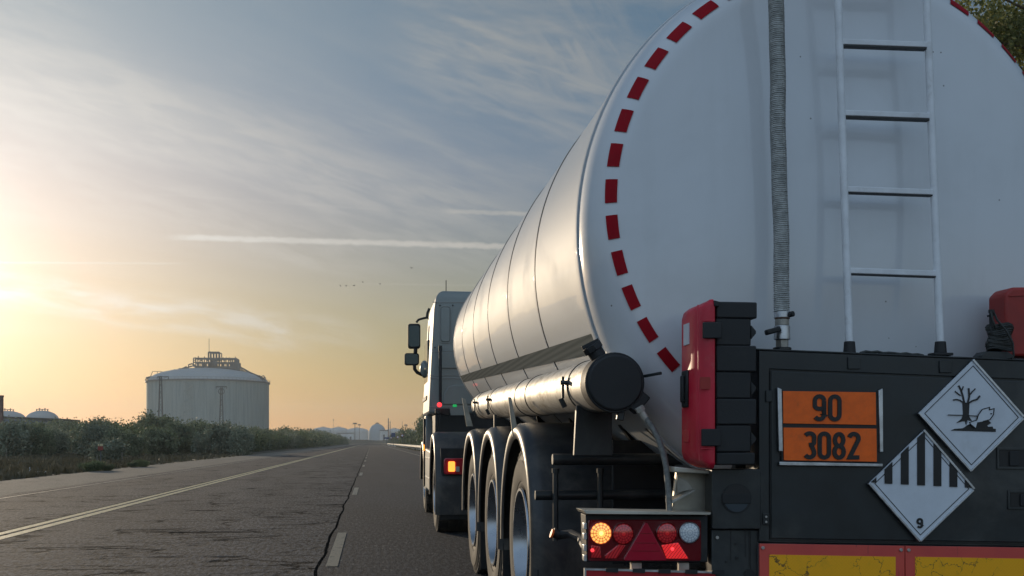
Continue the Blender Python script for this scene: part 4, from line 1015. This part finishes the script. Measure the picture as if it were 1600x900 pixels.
W3 = lambda x, y, z: Vector((x, y, z))
# lid details on the rear face
b = MB(); b.slab(rrect(1094, 589, 1110, 608, 2), 3.982, .003); b.build('lid_recess', 'dull_red', L)
b = MB(); b.slab([(1090, 476), (1092, 720), (1093.5, 720), (1091.5, 476)], 3.9825, .004); b.slab([(1095, 500), (1117, 500), (1117, 502), (1095, 502)], 3.9822, .004); b.slab([(1095, 700), (1117, 700), (1117, 702), (1095, 702)], 3.9822, .004); b.build('lid_rib', 'red_plastic', L, bevel=.0008)
# left face: label, handle, square label
xf = X0-.004
b = MB(); b.box((xf+.003, 4.10, 1.535), (.006, .07, .085)); b.build('label', 'sign_white', L)
b = MB(); b.box((xf-.0, 4.11, 1.315), (.012, .075, .15)); b.box((xf-.012, 4.11, 1.315), (.014, .028, .11)); b.build('lid_handle', 'black_plastic', L, bevel=.006)
b = MB(); b.box((xf+.003, 4.10, 1.125), (.006, .075, .05)); b.build('label', 'red_plastic', L, bevel=.002)
body = MB()
xb1 = P(1182, 600, 3.99).x
for (y0, y1, xr) in ((472, 497, 1183), (497.3, 539.8, 1174), (540, 580.8, 1182), (581, 622.8, 1174), (623, 663.8, 1182), (664, 706.8, 1174), (707, 727, 1180)):
    a0 = P(1119, y1, 4.0); a1 = P(xr, y0, 4.0); body.box(((a0.x+a1.x)/2+(.0), 4.115+(.004 if xr == 1174 else 0), (a0.z+a1.z)/2), (a1.x-a0.x, .235, a1.z-a0.z-.001))
bo = body.build('equipment_box_body', 'black_plastic', T, bevel=.006)
b = MB()
for yy in (519, 607, 686): b.prism([P(1174, yy-11, 4.0), P(1181.5, yy-2, 4.0), P(1181.5, yy+2, 4.0), P(1174, yy+11, 4.0)], W3(0, .2, 0))
b.build('body_rib', 'black_plastic', bo, bevel=.002)
for (x0, y0, x1, y1) in ((1099, 503, 1128, 528.5), (1097, 670, 1127, 697)):
    b = MB(); b.slab(rrect(x0, y0, x1, y1, 1.5), 3.972, .014); b.build('latch', 'black_plastic', T, bevel=.003)
b = MB(); b.slab([(1116, 469), (1124, 471), (1124, 479), (1116, 478)], 3.98, .05); b.build('hinge', 'black_plastic', bo, bevel=.003)
# second red box at the right edge
b = MB(); p0 = P(1567, 557, 4.16); p1 = P(1690, 452, 4.16)
zz0, zz1 = p0.z, p1.z; b.prism([W3(p0.x, 4.14, zz0), W3(p1.x, 4.14, zz0), W3(p1.x, 4.14, zz1+.01), W3(p0.x+.03, 4.14, zz1), W3(p0.x, 4.14, zz1-.03)], W3(0, .13, 0)); rb2 = b.build('equipment_box_lid', 'dull_red', T, bevel=.012, seg=3)
b = MB(); b.slab([(1577, 461), (1690, 455), (1690, 457.5), (1577, 463.5)], 4.136, .006); b.build('lid_rib', 'dull_red', rb2, bevel=.001)
# ---- beige bracket and frame behind the lamps
b = MB()
b.slab([(1058, 735), (1111, 739), (1111, 800), (1050, 800)], 4.20, .03); b.slab([(1054, 729), (1112, 735), (1112, 741), (1054, 738)], 4.10, .12); b.build('box_bracket', 'galvanised', T, bevel=.004)
b = MB(); b.prism([P(1050, 782, 4.12), P(1086, 765, 4.12), P(1086, 767.5, 4.12), P(1050, 787, 4.12)], W3(0, .10, 0)); b.prism([P(1058, 742, 4.17), P(1075, 752, 4.17), P(1084, 764, 4.17), P(1058, 770, 4.17)], W3(0, .006, 0)); b.build('gusset', 'dull_metal', T, bevel=.001)
# ---- lamp cluster
b = MB(); b.slab([(912, 797.5), (1111, 801), (1110, 804.5), (916, 803)], 4.02, .16); b.build('lamp_hood', 'galvanised', T, bevel=.001)
b = MB(); b.slab([(915, 804), (1106, 806), (1106, 878.5), (917, 878.5)], 4.075, .10); lc = b.build('lamp_housing', 'black_plastic', T, bevel=.004)
b = MB(); b.slab(rrect(919, 812, 1096, 877, 4), 4.062, .02); b.build('lamp_body', 'lens_dark_red', lc, bevel=.004)
b = MB(); b.slab([(1008, 816.5), (1012, 817.5), (1042, 874), (1040, 876), (977, 876), (975, 874)], 4.052, .012); tri = b.build('triangle_reflector', 'lens_red', lc, bevel=.002)
b = MB()
for k_, y in enumerate((833, 848, 860.5)): b.slab([(1009-(y-817)*.52, y), (1009+(y-817)*.52, y+.2), (1009+(y-817)*.52, y+1.0), (1009-(y-817)*.52, y+.8)], 4.0508, .003)
b.build('reflector_rib', 'lens_dark_red', tri)
def lens(px, py, r, m, rim, base=4.056):
    c = P(px, py, base); R = r*4.22/FPX; b = MB(); b.lathe([(.0, R*1.06), (-.006, R*1.06), (-.008, R*1.0), (-.004, R*.99), (.0, R*.99)], c, 'Y', 32); ring_ = b.build('lamp_rim', rim, lc)
    b = MB(); b.lathe([(-.002, R*.99), (-.007, R*.9), (-.010, R*.6), (-.0115, R*.25), (-.012, R*.02)], c, 'Y', 32); b.build('lens', m, lc, loc=c)
lens(938.5, 833, 16.5, 'amber_lens', 'lens_red'); lens(973.5, 834, 16, 'red_lens', 'lens_dark_red'); lens(1041.5, 833, 16, 'red_lens', 'lens_dark_red'); lens(1077, 832, 15.5, 'clear_lens', 'aluminium')
for (pts_, m_) in (([(945, 868), (968, 850), (978, 852), (964, 873), (946, 873)], 'red_lens'), ([(1034, 852), (1060, 848), (1076, 873), (1042, 873)], 'red_lens_lit'), ([(924, 852), (938, 854), (940, 872), (924, 872)], 'red_lens')):
    b = MB(); b.slab(pts_, 4.055, .012); b.build('lens', m_, lc, bevel=.003)
for x, y in ((1051, 858), (926, 860)):
    b = MB(); c = P(x, y, 4.052); b.lathe([(.004, .0075), (-.002, .006), (-.004, .001)], c, 'Y', 14); b.build('lamp_bulb', 'lamp_red_lit', lc)
b = MB()
for y in (822, 838, 856, 872):
    b = MB(); b.slab(rrect(912.5, y-5, 917, y+5, 1), 4.07, .03); b.build('side_clip', 'aluminium', lc, bevel=.001)
# lower red and white bar
b = MB(); b.slab([(915, 890), (1118, 895), (1118, 940), (915, 940)], 4.06, .012); q = b.build('marker_bar', 'plate_red', T, bevel=.001)
b = MB(); b.slab([(914, 888), (1120, 893), (1120, 896), (914, 891)], 4.056, .02); b.build('bar_edge', 'aluminium', q)
b = MB(); b.slab([(913.5, 888), (916, 888), (916, 940), (913.5, 940)], 4.055, .02); b.build('bar_edge', 'aluminium', q)
for x in (956, 998, 1038, 1080, 1122):
    b = MB(); b.slab([(x-9, 887+.02*(x-915)), (x+10, 887+.02*(x-915)), (x+10, 894+.02*(x-915)), (x-9, 893+.02*(x-915))], 4.052, .008); b.build('bar_clip', 'black_plastic', q)
for x in (996, 1070):
    b = MB(); b.slab([(x-9, 879), (x+7, 879), (x+7, 893), (x-9, 893)], 4.10, .03); b.build('bar_strut', 'dull_metal', T, bevel=.002)
# side marker lamp on a rubber arm
b = MB(); b.cyl(P(875, 836, 4.55), P(864, 832, 4.55), .022, 14); b.tube([P(875, 836, 4.55), P(892, 834, 4.5), P(908, 842, 4.4), P(916, 856, 4.2)], .02, 10); a_ = b.build('side_marker_arm', 'black_plastic', T)
b = MB(); b.cyl(P(864, 834, 4.50), P(861, 833, 4.50), .020, 14); b.build('side_marker_lens', 'orange_plate', a_)
# ---- cross tubes and plates left of the lamps
def ztube(px, py, Y, r, x1, name='cross_tube'):
    p = P(px, py, Y); b = MB(); b.cyl(p, Vector((x1, Y, p.z)), r, 20); b.build(name, 'black_steel', T, bevel=.003)
ztube(863, 718, 4.86, .027, 3.2); ztube(836, 774, 5.02, .024, 3.1)
b = MB()
for x in (868, 938):
    b = MB(); b.cyl(P(x, 738, 4.95), P(x, 845, 4.95), .014, 10); b.cyl(P(x, 732, 4.95), P(x, 739, 4.95), .019, 10); b.build('stay_rod', 'black_steel', T)
b = MB(); b.slab([(901, 633), (956, 636), (957, 712), (897, 712)], 4.62, .03); tb = b.build('pipe_bracket', 'black_steel', T, bevel=.003)
# chassis
b = MB()
for x in (1.62, 2.46): b.box((x, 8.3, .96), (.10, 7.8, .26)); b.box((x, 8.3, 1.095), (.16, 7.8, .02))
b.build('chassis_rail', 'black_steel', T, bevel=.004)
b = MB(); b.box((2.15, 5.16, .80), (1.9, .03, .62)); b.build('shade_panel', 'black_plastic', T, bevel=.003)  # added dark panel standing in for the shade behind the lamps
for Y in (4.7, 5.25, 6.68, 8.1, 9.7, 11.2):
    a, c, z = sec(Y); b = MB(); zb_ = 1.09
    pr = [(XC-.75, zb_), (XC+.75, zb_)]+[(XC+a*1.002*math.cos(t), z+c*1.002*math.sin(t)) for t in [rad(-90+45-90*i/12) for i in range(13)]]
    b.prism([Vector((x, Y, zz)) for x, zz in pr], Vector((0, .05, 0))); b.build('tank_saddle', 'black_steel', T)
for Y in (4.3, 4.9):
    b = MB(); b.box((2.04, Y, .72), (2.0, .06, .12)); b.build('cross_member', 'black_steel', T, bevel=.004)
# ---- wheels, axles, mudguards
WZ = .53
def wheel(name, x_out, Y, R, w, parent, side=-1, deep=.10, dual=False, grooves=True):
    """side -1: outer face towards -X"""
    c = Vector((x_out, Y, R)); s = -side
    h_ = MB(); h_.cyl(c+W3(s*.10, 0, 0), c+W3(s*(w-.02), 0, 0), .11, 24)
    for k in range(10):
        a = 2*math.pi*k/10; q = c+W3(0, math.cos(a)*.168, math.sin(a)*.168); h_.cyl(q+W3(s*(deep-.035), 0, 0), q+W3(s*(deep+.02), 0, 0), .014, 6)
    hb = h_.build(name, 'dull_metal', parent, loc=c)
    t = MB(); ri = R*.56
    pr = [(w-.03, ri), (w-.004, ri+.03), (w, R*.78), (w-.02, R*.955), (w-.045, R-.004)]
    g_ = [w*f for f in (.82, .62, .42, .22)] if grooves else []
    for q in g_: pr += [(q+.008, R), (q+.007, R-.014), (q-.007, R-.014), (q-.008, R)]
    pr += [(.045, R-.004), (.030, R*.975), (.018, R*.955), (.004, R*.90), (0, R*.80), (.003, R*.70), (.010, R*.66), (.008, R*.64), (.02, ri+.012), (.03, ri)]
    t.lathe([(s*a, r) for a, r in pr], c, 'X', 72)
    # tread blocks on the shoulder
    for k in range(60):
        a = 2*math.pi*k/60; rot = Matrix.Rotation(a, 3, 'X'); t.box(c+W3(s*.032, 0, 0)+rot @ W3(0, 0, R-.012), (.03, .028, .022), rot)
    t.build('tyre', 'rubber', hb)
    sd_ = MB(); sd_.lathe([(s*a, r) for a, r in ((-.001, R*.885), (-.003, R*.80), (-.001, R*.70), (.006, R*.655))], c, 'X', 72); sd_.build('sidewall', 'tyre_side', hb)
    r_ = MB(); r_.lathe([(s*a, r) for a, r in ((.006, ri+.012), (-.004, ri+.008), (-.004, ri-.006), (.012, ri-.016), (.05, ri-.028), (deep-.02, ri-.04), (deep, ri-.07), (deep, .21), (deep-.03, .155), (deep-.03, .11))], c, 'X', 64); r_.build('rim', 'rim_metal', hb)
    return hb
def mudguard(Y, x0, x1, Rg, zc, a_front, a_back, drop_f, drop_b, parent, m='fender_plastic'):
    """swept shell: outer lip, top, open underside"""
    prof = [(0.0, -.075), (-.012, -.06), (-.014, -.02), (.0, .0), (.02, .012), (.06, .018), (x1-x0, .018), (x1-x0, .008), (.06, .008), (.025, .0), (.010, -.014), (.006, -.07)]
    path = []
    if drop_f: path.append((a_front, -drop_f))
    n = 30
    for i in range(n+1): path.append((a_front+(a_back-a_front)*i/n, 0))
    if drop_b: path.append((a_back, -drop_b))
    b = MB(); vs = []
    for (a, dz) in path:
        ca, sa = math.cos(rad(a)), math.sin(rad(a))
        for (dx, dr) in prof: vs.append((x0+dx, Y+(Rg+dr)*ca, zc+(Rg+dr)*sa+dz))
    k = len(prof); b.add(vs, [(j*k+i, j*k+(i+1) % k, (j+1)*k+(i+1) % k, (j+1)*k+i) for j in range(len(path)-1) for i in range(k)]); b.add(vs[:k], [tuple(range(k))]); b.add(vs[-k:], [tuple(range(k-1, -1, -1))])
    return b.build('mudguard', m, parent, sharp=50)
for Y in (5.97, 7.39, 8.81):
    wheel('wheel', .85, Y, WZ, .385, T); 
    b = MB(); b.cyl((1.0, Y, WZ), (3.1, Y, WZ), .065, 20); b.build('axle', 'black_steel', T)
    mg = mudguard(Y, .825, 1.29, .665, WZ, -2, 182, .02, .10 if Y > 6 else .12, T)
    b = MB(); b.box((1.06, Y-.672, WZ-.25), (.44, .010, .34)); fl_ = b.build('mudflap', 'black_plastic', mg, bevel=.002)
    if Y < 6:
        b = MB()
        for x in (.88, .97, 1.06, 1.15, 1.24): b.cyl((x, Y-.679, WZ-.13), (x, Y-.690, WZ-.13), .008, 8)
        b.build('bolt', 'black_steel', fl_)
for Y in (5.97, 7.39, 8.81):
    wheel('wheel', 3.23, Y, WZ, .385, T, side=1); mudguard(Y, 2.79, 3.25, .665, WZ, -2, 182, .02, .1, T)
# perforated side stays between pipe and mudguards
def stay(px0, y0, px1, y1, Y, D):
    b = MB(); b.prism([P(px0, y0, Y), P(px0+5, y0+1, Y), P(px1+6, y1, Y), P(px1-4, y1, Y)], W3(0, .012, 0)); s_ = b.build('guard_stay', 'galvanised', T, bevel=.001)
stay(794, 620, 805, 682, 6.0, .1); stay(722, 622, 733, 666, 8.9, .1)
b = MB(); b.slab([(772, 648), (776, 648), (776, 668), (772, 668)], 7.4, .03); b.build('guard_stay', 'black_steel', T)
# ---- hose pipe along the flank
pa = P(960, 598, 4.27); pb = Vector((pa.x-.002, 9.3, 1.425))
ax = (pb-pa).normalized()
b = MB(); b.cyl(pa+ax*.10, pb, .118, 40); b.build('hose_pipe', 'pipe_steel', T, bevel=.003)
b = MB(); b.cyl(pa-ax*.012, pa+ax*.10, .126, 40); b.cyl(pa-ax*.024, pa-ax*.010, .112, 40, .120); pc = b.build('pipe_cap', 'black_plastic', T, bevel=.004)
for d_ in (.42, 1.75, 2.2, 3.6, 4.6, 4.95):
    b = MB(); b.cyl(pa+ax*d_, pa+ax*(d_+.018), .1215, 40); b.build('pipe_band', 'black_steel', T, bevel=.001)
def pipe_pt(d_, ang, r): 
    q = pa+ax*d_; return q+Vector((math.cos(rad(ang))*r, 0, math.sin(rad(ang))*r))
for d_, in ((.45,), (3.55,), (4.55,)):
    b = MB(); q = pipe_pt(d_, 182, .125); b.bar(q+W3(0, -.05, .02), q+W3(0, .05, .02), .010); b.bar(q+W3(-.01, 0, .05), q+W3(-.01, 0, -.05), .012); b.cyl(q+W3(-.03, -.045, .02), q+W3(.01, -.045, .02), .010, 8); b.cyl(q+W3(-.02, 0, -.05), q+W3(.0, .0, -.09), .012, 8); b.build('band_clamp', 'black_steel', T)
b = MB(); q = pipe_pt(.04, 118, .12); dr = Vector((-.55, 0, .83)).normalized(); b.cyl(q, q+dr*.035, .034, 18); b.cyl(q+dr*.035, q+dr*.062, .043, 8); b.bar(q+dr*.068+W3(.035, 0, .018), q+dr*.068-W3(.035, 0, .018), .016); b.build('filler_neck', 'black_plastic', pc, bevel=.002)
b = MB(); q = pipe_pt(.02, -38, .11); b.box(q+W3(.015, 0, -.01), (.06, .06, .09), Matrix.Rotation(rad(40), 3, 'Y')); b.build('outlet_block', 'black_plastic', pc, bevel=.006)
b = MB(); q = pipe_pt(.02, -75, .125); b.bar(q, q+W3(-.005, 0, -.035), .022, .03); b.build('cap_catch', 'black_steel', pc, bevel=.003)
b = MB(); q0 = P(1006, 588, 4.3); b.bar(q0, P(1033, 583, 4.22), .012); b.build('cap_lever', 'black_steel', pc, bevel=.002)
b = MB(); b.cyl(P(1001, 641, 4.24), P(1011, 658, 4.24), .015, 12); b.cyl(P(998, 636, 4.24), P(1002, 643, 4.24), .021, 6); b.build('hose_nut', 'dull_metal', T, bevel=.001)
b = MB(); hp = [(1008, 652), (1018, 666), (1028, 684), (1036, 706), (1041, 730), (1044, 760), (1046, 800)]; b.tube([P(x, y, 4.24-.02*i) for i, (x, y) in enumerate(hp)], .0125, 12); b.build('drain_hose', 'hose_dark', T)
# landing legs under the front
for x in (1.05, 3.0):
    b = MB(); b.box((x+.3, 10.35, .62), (.14, .14, .8)); b.box((x+.3, 10.35, .20), (.3, .3, .04)); b.build('landing_leg', 'black_steel', T, bevel=.005)
b = MB(); b.box((2.04, 12.2, 1.16), (1.6, 1.4, .10)); b.build('kingpin_plate', 'black_steel', T, bevel=.005)
# coil of cable on the cabinet
c0 = P(1562, 530, 4.10); root = thing('cable_coil', 'black cable wound into a coil standing on the cabinet beside the right red box', 'cable', (c0.x, c0.y, P(1562, 560, 4.10).z))
b = MB(); pts_ = []; rc = random.Random(4)
for i in range(15*24):
    a = i*2*math.pi/24; tt = i/(15*24); pts_.append(P(1562, 548-40*tt, 4.11)+Vector((math.cos(a)*(.052+rc.uniform(-.002, .002)+.006*math.sin(tt*9)), math.sin(a)*.022, .006*math.sin(a*2+tt*4)+rc.uniform(-.001, .001))))
b.tube(pts_, .0052, 6); b.tube([P(1556, 512, 4.08), P(1551, 500, 4.08), P(1548, 488, 4.09), P(1552, 486, 4.1), P(1558, 500, 4.09), P(1572, 516, 4.06), P(1582, 535, 4.06), P(1584, 556, 4.06), P(1580, 560, 4.055)], .0045, 6)
b.build('winding', 'cable_black', root)
b = MB(); b.cyl(P(1549, 520, 4.1), P(1549, 487, 4.1), .009, 10); b.cyl(P(1549, 489, 4.1), P(1549, 484, 4.1), .012, 10); b.bar(P(1543, 494, 4.1), P(1553, 492, 4.1), .008); b.build('plug', 'black_plastic', root)
b = MB(); b.slab([(1534, 556), (1540, 549), (1575, 549), (1585, 556), (1585, 561), (1534, 561)], 4.09, .07); b.build('bracket', 'black_steel', root, bevel=.003)

# ================================================================== TRACTOR
tractor = thing('tractor_unit', 'pale tractor unit with tall cab pulling the white tank trailer', 'truck', (2.04, 14.5, 0)); R_ = tractor
cabc = 2.04
def cab_sec(z, xl, yf, yr=14.72): w = cabc-xl; return [(cabc-w, yr, z), (cabc+w, yr, z), (cabc+w, yf-.25, z), (cabc+w-.3, yf, z), (cabc-w+.3, yf, z), (cabc-w, yf-.25, z)]
secs = [cab_sec(1.50, .80, 16.75), cab_sec(1.85, .815, 16.75), cab_sec(2.45, .845, 16.7), cab_sec(2.98, .875, 16.55), cab_sec(3.16, .905, 16.35), cab_sec(3.235, .975, 16.2, 14.78)]
b = MB(); vs = [p for s_ in secs for p in s_]; b.add(vs, [(j*6+k, j*6+(k+1) % 6, (j+1)*6+(k+1) % 6, (j+1)*6+k) for j in range(len(secs)-1) for k in range(6)]+[tuple(range(5, -1, -1)), tuple(range((len(secs)-1)*6, len(secs)*6))])
cab = b.build('cab', 'cab_paint', R_, bevel=.04, seg=3, sharp=40)
m = mat('cab_groove', (.30, .31, .30), .5)
YC = 14.72
def pline(pts_, w, proud=.012, m='cab_paint', closed=False, name='pressed_panel'):
    b = MB(); b.ribbon(pts_, w, YC-proud, proud+.01, closed); b.build(name, m, cab, bevel=.003)
pline(rrect(687.5, 478.5, 704.5, 536, 5), 1.0, .010, 'cab_groove', True); 
b = MB(); b.slab(rrect(689, 480.5, 703, 534, 4), YC-.018, .02); b.build('pressed_panel', 'cab_paint', cab, bevel=.008)
b = MB(); b.slab(rrect(684, 550.5, 760, 575.5, 3), YC-.016, .02); b.build('pressed_panel', 'cab_paint', cab, bevel=.008)
for y, h_ in ((471.5, 1.2), (548.2, .9), (590, 1.4), (586, .8), (634.5, 1.2)):
    b = MB(); b.slab([(675.5 if y < 560 else 672, y), (775, y), (775, y+h_), (675.5 if y < 560 else 672, y+h_)], YC-.008, .012); b.build('panel_joint', 'cab_groove', cab)
b = MB(); b.slab([(692, 632), (694, 615), (700, 604), (712, 601), (780, 601), (780, 632)], YC-.02, .022); b.build('pressed_panel', 'cab_paint', cab, bevel=.012)
b = MB()
for x, y in ((687.5, 477), (707.5, 477), (679.5, 543)):
    b = MB(); b.slab(circ(x, y, 1.2, 8), YC-.012, .014); b.build('plug', 'mark_black', cab)
for x in (3.4,):
    pass
b = MB(); b.box((cabc, 16.75, 2.45), (2.1, .06, .85)); b.build('windscreen', 'dark_glass', cab, bevel=.02)
for s_ in (-1, 1):
    b = MB(); b.box((cabc+s_*1.205, 15.95, 2.30), (.03, .95, .62)); b.build('side_window', 'dark_glass', cab, bevel=.01)
    b = MB(); b.box((cabc+s_*1.235, 15.9, 1.75), (.02, 1.1, .06)); b.build('door_trim', 'black_plastic', cab, bevel=.005)
b = MB(); b.cyl(P(697, 458, 15.2), P(697, 438, 15.2), .006, 6); b.build('antenna', 'black_plastic', R_)
# black pole with lamps behind the cab
b = MB(); b.cyl(P(688, 634, 14.55), P(688, 544, 14.55), .022, 12); b.box(P(688, 544, 14.55), (.05, .04, .07)); b.bar(P(688, 545, 14.55), P(688, 545, 14.72), .02); b.build('cable_mast', 'black_plastic', R_, bevel=.003)
b = MB(); c = P(686.5, 632.5, 14.42); b.lathe([(.02, .03), (-.01, .034), (-.03, .02), (-.035, .002)], c, 'Y', 16); b.build('marker_lamp', 'lamp_red_lit', R_)
b = MB(); b.box(P(710.5, 634, 14.5), (.055, .05, .035)); b.build('marker_lamp', 'lens_green', R_, bevel=.006)
b = MB(); b.slab([(704, 637), (733, 637), (733, 649), (704, 649)], 14.45, .02); b.build('equipment_plate', 'cab_paint', R_, bevel=.004)
b = MB(); b.slab([(680, 638), (703, 638), (703, 648), (700, 650), (680, 646)], 14.5, .06); b.cyl(P(685, 644, 14.4), P(685, 644, 14.5), .035, 14); b.build('coupling_box', 'black_plastic', R_, bevel=.01)
# under-cab structure
b = MB(); b.box((cabc, 15.2, 1.27), (2.3, .9, .45)); b.box((cabc, 14.8, 1.35), (2.2, .12, .5)); b.build('rear_carrier', 'black_plastic', R_, bevel=.02)
b = MB()
for x in (1.66, 2.42): b.box((x, 14.3, .90), (.09, 5.6, .27))
b.build('frame_rail', 'black_steel', R_, bevel=.004)
b = MB(); b.box((cabc, 12.9, 1.07), (.9, .9, .08)); b.build('fifth_wheel', 'black_steel', R_, bevel=.01)
# side skirt and tank
b = MB(); b.prism([W3(.79, 13.95, .42), W3(.79, 15.55, .42), W3(.79, 15.55, 1.02), W3(.79, 13.95, .98)], W3(.5, 0, 0)); sk = b.build('side_skirt', 'cab_paint', R_, bevel=.03, seg=3)
b = MB(); b.box((.785, 14.75, .60), (.012, 1.2, .03)); b.box((.785, 14.75, .88), (.012, 1.2, .02)); b.build('skirt_rib', 'cab_paint', sk, bevel=.004)
b = MB(); b.prism([W3(.80, 15.6, .38), W3(.80, 16.1, .38), W3(.80, 16.1, 1.5), W3(.80, 15.6, 1.5)], W3(.4, 0, 0)); b.build('step_panel', 'cab_paint', R_, bevel=.02)
b = MB(); b.prism([W3(.785, 15.7, .55), W3(.785, 16.0, .55), W3(.785, 16.0, .62), W3(.785, 15.7, .62)], W3(.02, 0, 0)); b.prism([W3(.785, 15.7, .85), W3(.785, 16.0, .85), W3(.785, 16.0, .92), W3(.785, 15.7, .92)], W3(.02, 0, 0)); b.build('step', 'black_plastic', R_)
b = MB(); b.prism([W3(.77, 15.62, .45), W3(.77, 15.72, .45), W3(.77, 15.72, 1.45), W3(.77, 15.62, 1.45)], W3(.03, 0, 0)); b.build('door_seal_strip', 'black_plastic', R_, bevel=.005)
b = MB(); b.cyl((.775, 15.45, 1.02), (.755, 15.45, 1.02), .045, 12); b.build('side_marker', 'lamp_amber_lit', R_)
b = MB(); b.box((cabc, 16.9, .75), (2.4, .3, .75)); b.build('front_bumper', 'cab_paint', R_, bevel=.05)
wheel('wheel', .78, 12.95, .50, .60, R_, deep=.13); wheel('wheel', 3.30, 12.95, .50, .60, R_, side=1, deep=.13)
wheel('wheel', .83, 16.55, .50, .30, R_); wheel('wheel', 3.25, 16.55, .50, .30, R_, side=1)
mg = mudguard(12.95, .755, 1.42, .66, .55, 0, 180, .12, .30, R_); mudguard(12.95, 2.66, 3.32, .66, .55, 0, 180, .12, .25, R_)
mudguard(16.55, .80, 1.2, .60, .52, 0, 180, .02, .1, R_)
b = MB(); b.slab(rrect(693.5, 716, 745, 741.5, 4), 12.22, .07); tl = b.build('tail_lamp', 'lens_red', R_, bevel=.01)
b = MB(); b.slab(rrect(700.5, 721, 711, 737, 2), 12.205, .02); b.build('lit_segment', 'lamp_amber_lit', tl, bevel=.004)
b = MB(); b.slab(rrect(712, 729, 718, 737, 1), 12.205, .02); b.build('clear_segment', 'lens_clear', tl, bevel=.002)
b = MB(); b.slab([(688, 700), (745, 700), (745, 752), (697, 752), (690, 744)], 12.29, .03); b.build('lamp_panel', 'black_plastic', mg, bevel=.01)
b = MB(); b.box((1.08, 12.33, .40), (.58, .012, .42)); b.build('mudflap', 'black_plastic', mg, bevel=.003)
# mirrors
Ym = 16.3
for pts_, r_ in (([P(668, 496, Ym), P(661, 497.5, Ym), P(654, 499.5, Ym), P(650.5, 504, Ym)], .018), ([P(649.5, 544, Ym), P(649, 552, Ym)], .03), ([P(671, 482, Ym), P(668, 489, Ym), P(667, 498, Ym)], .02)):
    b = MB(); b.tube(pts_, r_, 10); b.build('mirror_arm', 'black_plastic', R_)
b = MB(); b.tube([P(647.5, 569, Ym), P(648, 577, Ym), P(652, 582, Ym), P(658, 585, Ym), P(664, 583, Ym)], .028, 10); arm = b.build('mirror_arm', 'black_plastic', R_)
def mirror(pts_, Y, inset):
    b = MB(); b.slab(pts_, Y, .10); q = b.build('mirror_housing', 'black_plastic', R_, bevel=.02, seg=3)
    cx_ = sum(p[0] for p in pts_)/len(pts_); cy_ = sum(p[1] for p in pts_)/len(pts_)
    b = MB(); b.slab([(cx_+(x-cx_)*inset, cy_+(y-cy_)*inset) for x, y in pts_], Y-.006, .008); b.build('mirror_glass', 'mirror_glass', q)
mirror(rrect(637.5, 505.5, 657, 544.5, 4), Ym, .84); mirror(rrect(632, 551.5, 655, 570.5, 4), Ym, .84)
b = MB(); b.lathe([(-.12, .02), (-.06, .12), (0.0, .14), (.06, .10)], P(664, 577, 16.32), 'Y', 16, sx=.6); b.build('mirror_foot', 'cab_paint', R_)
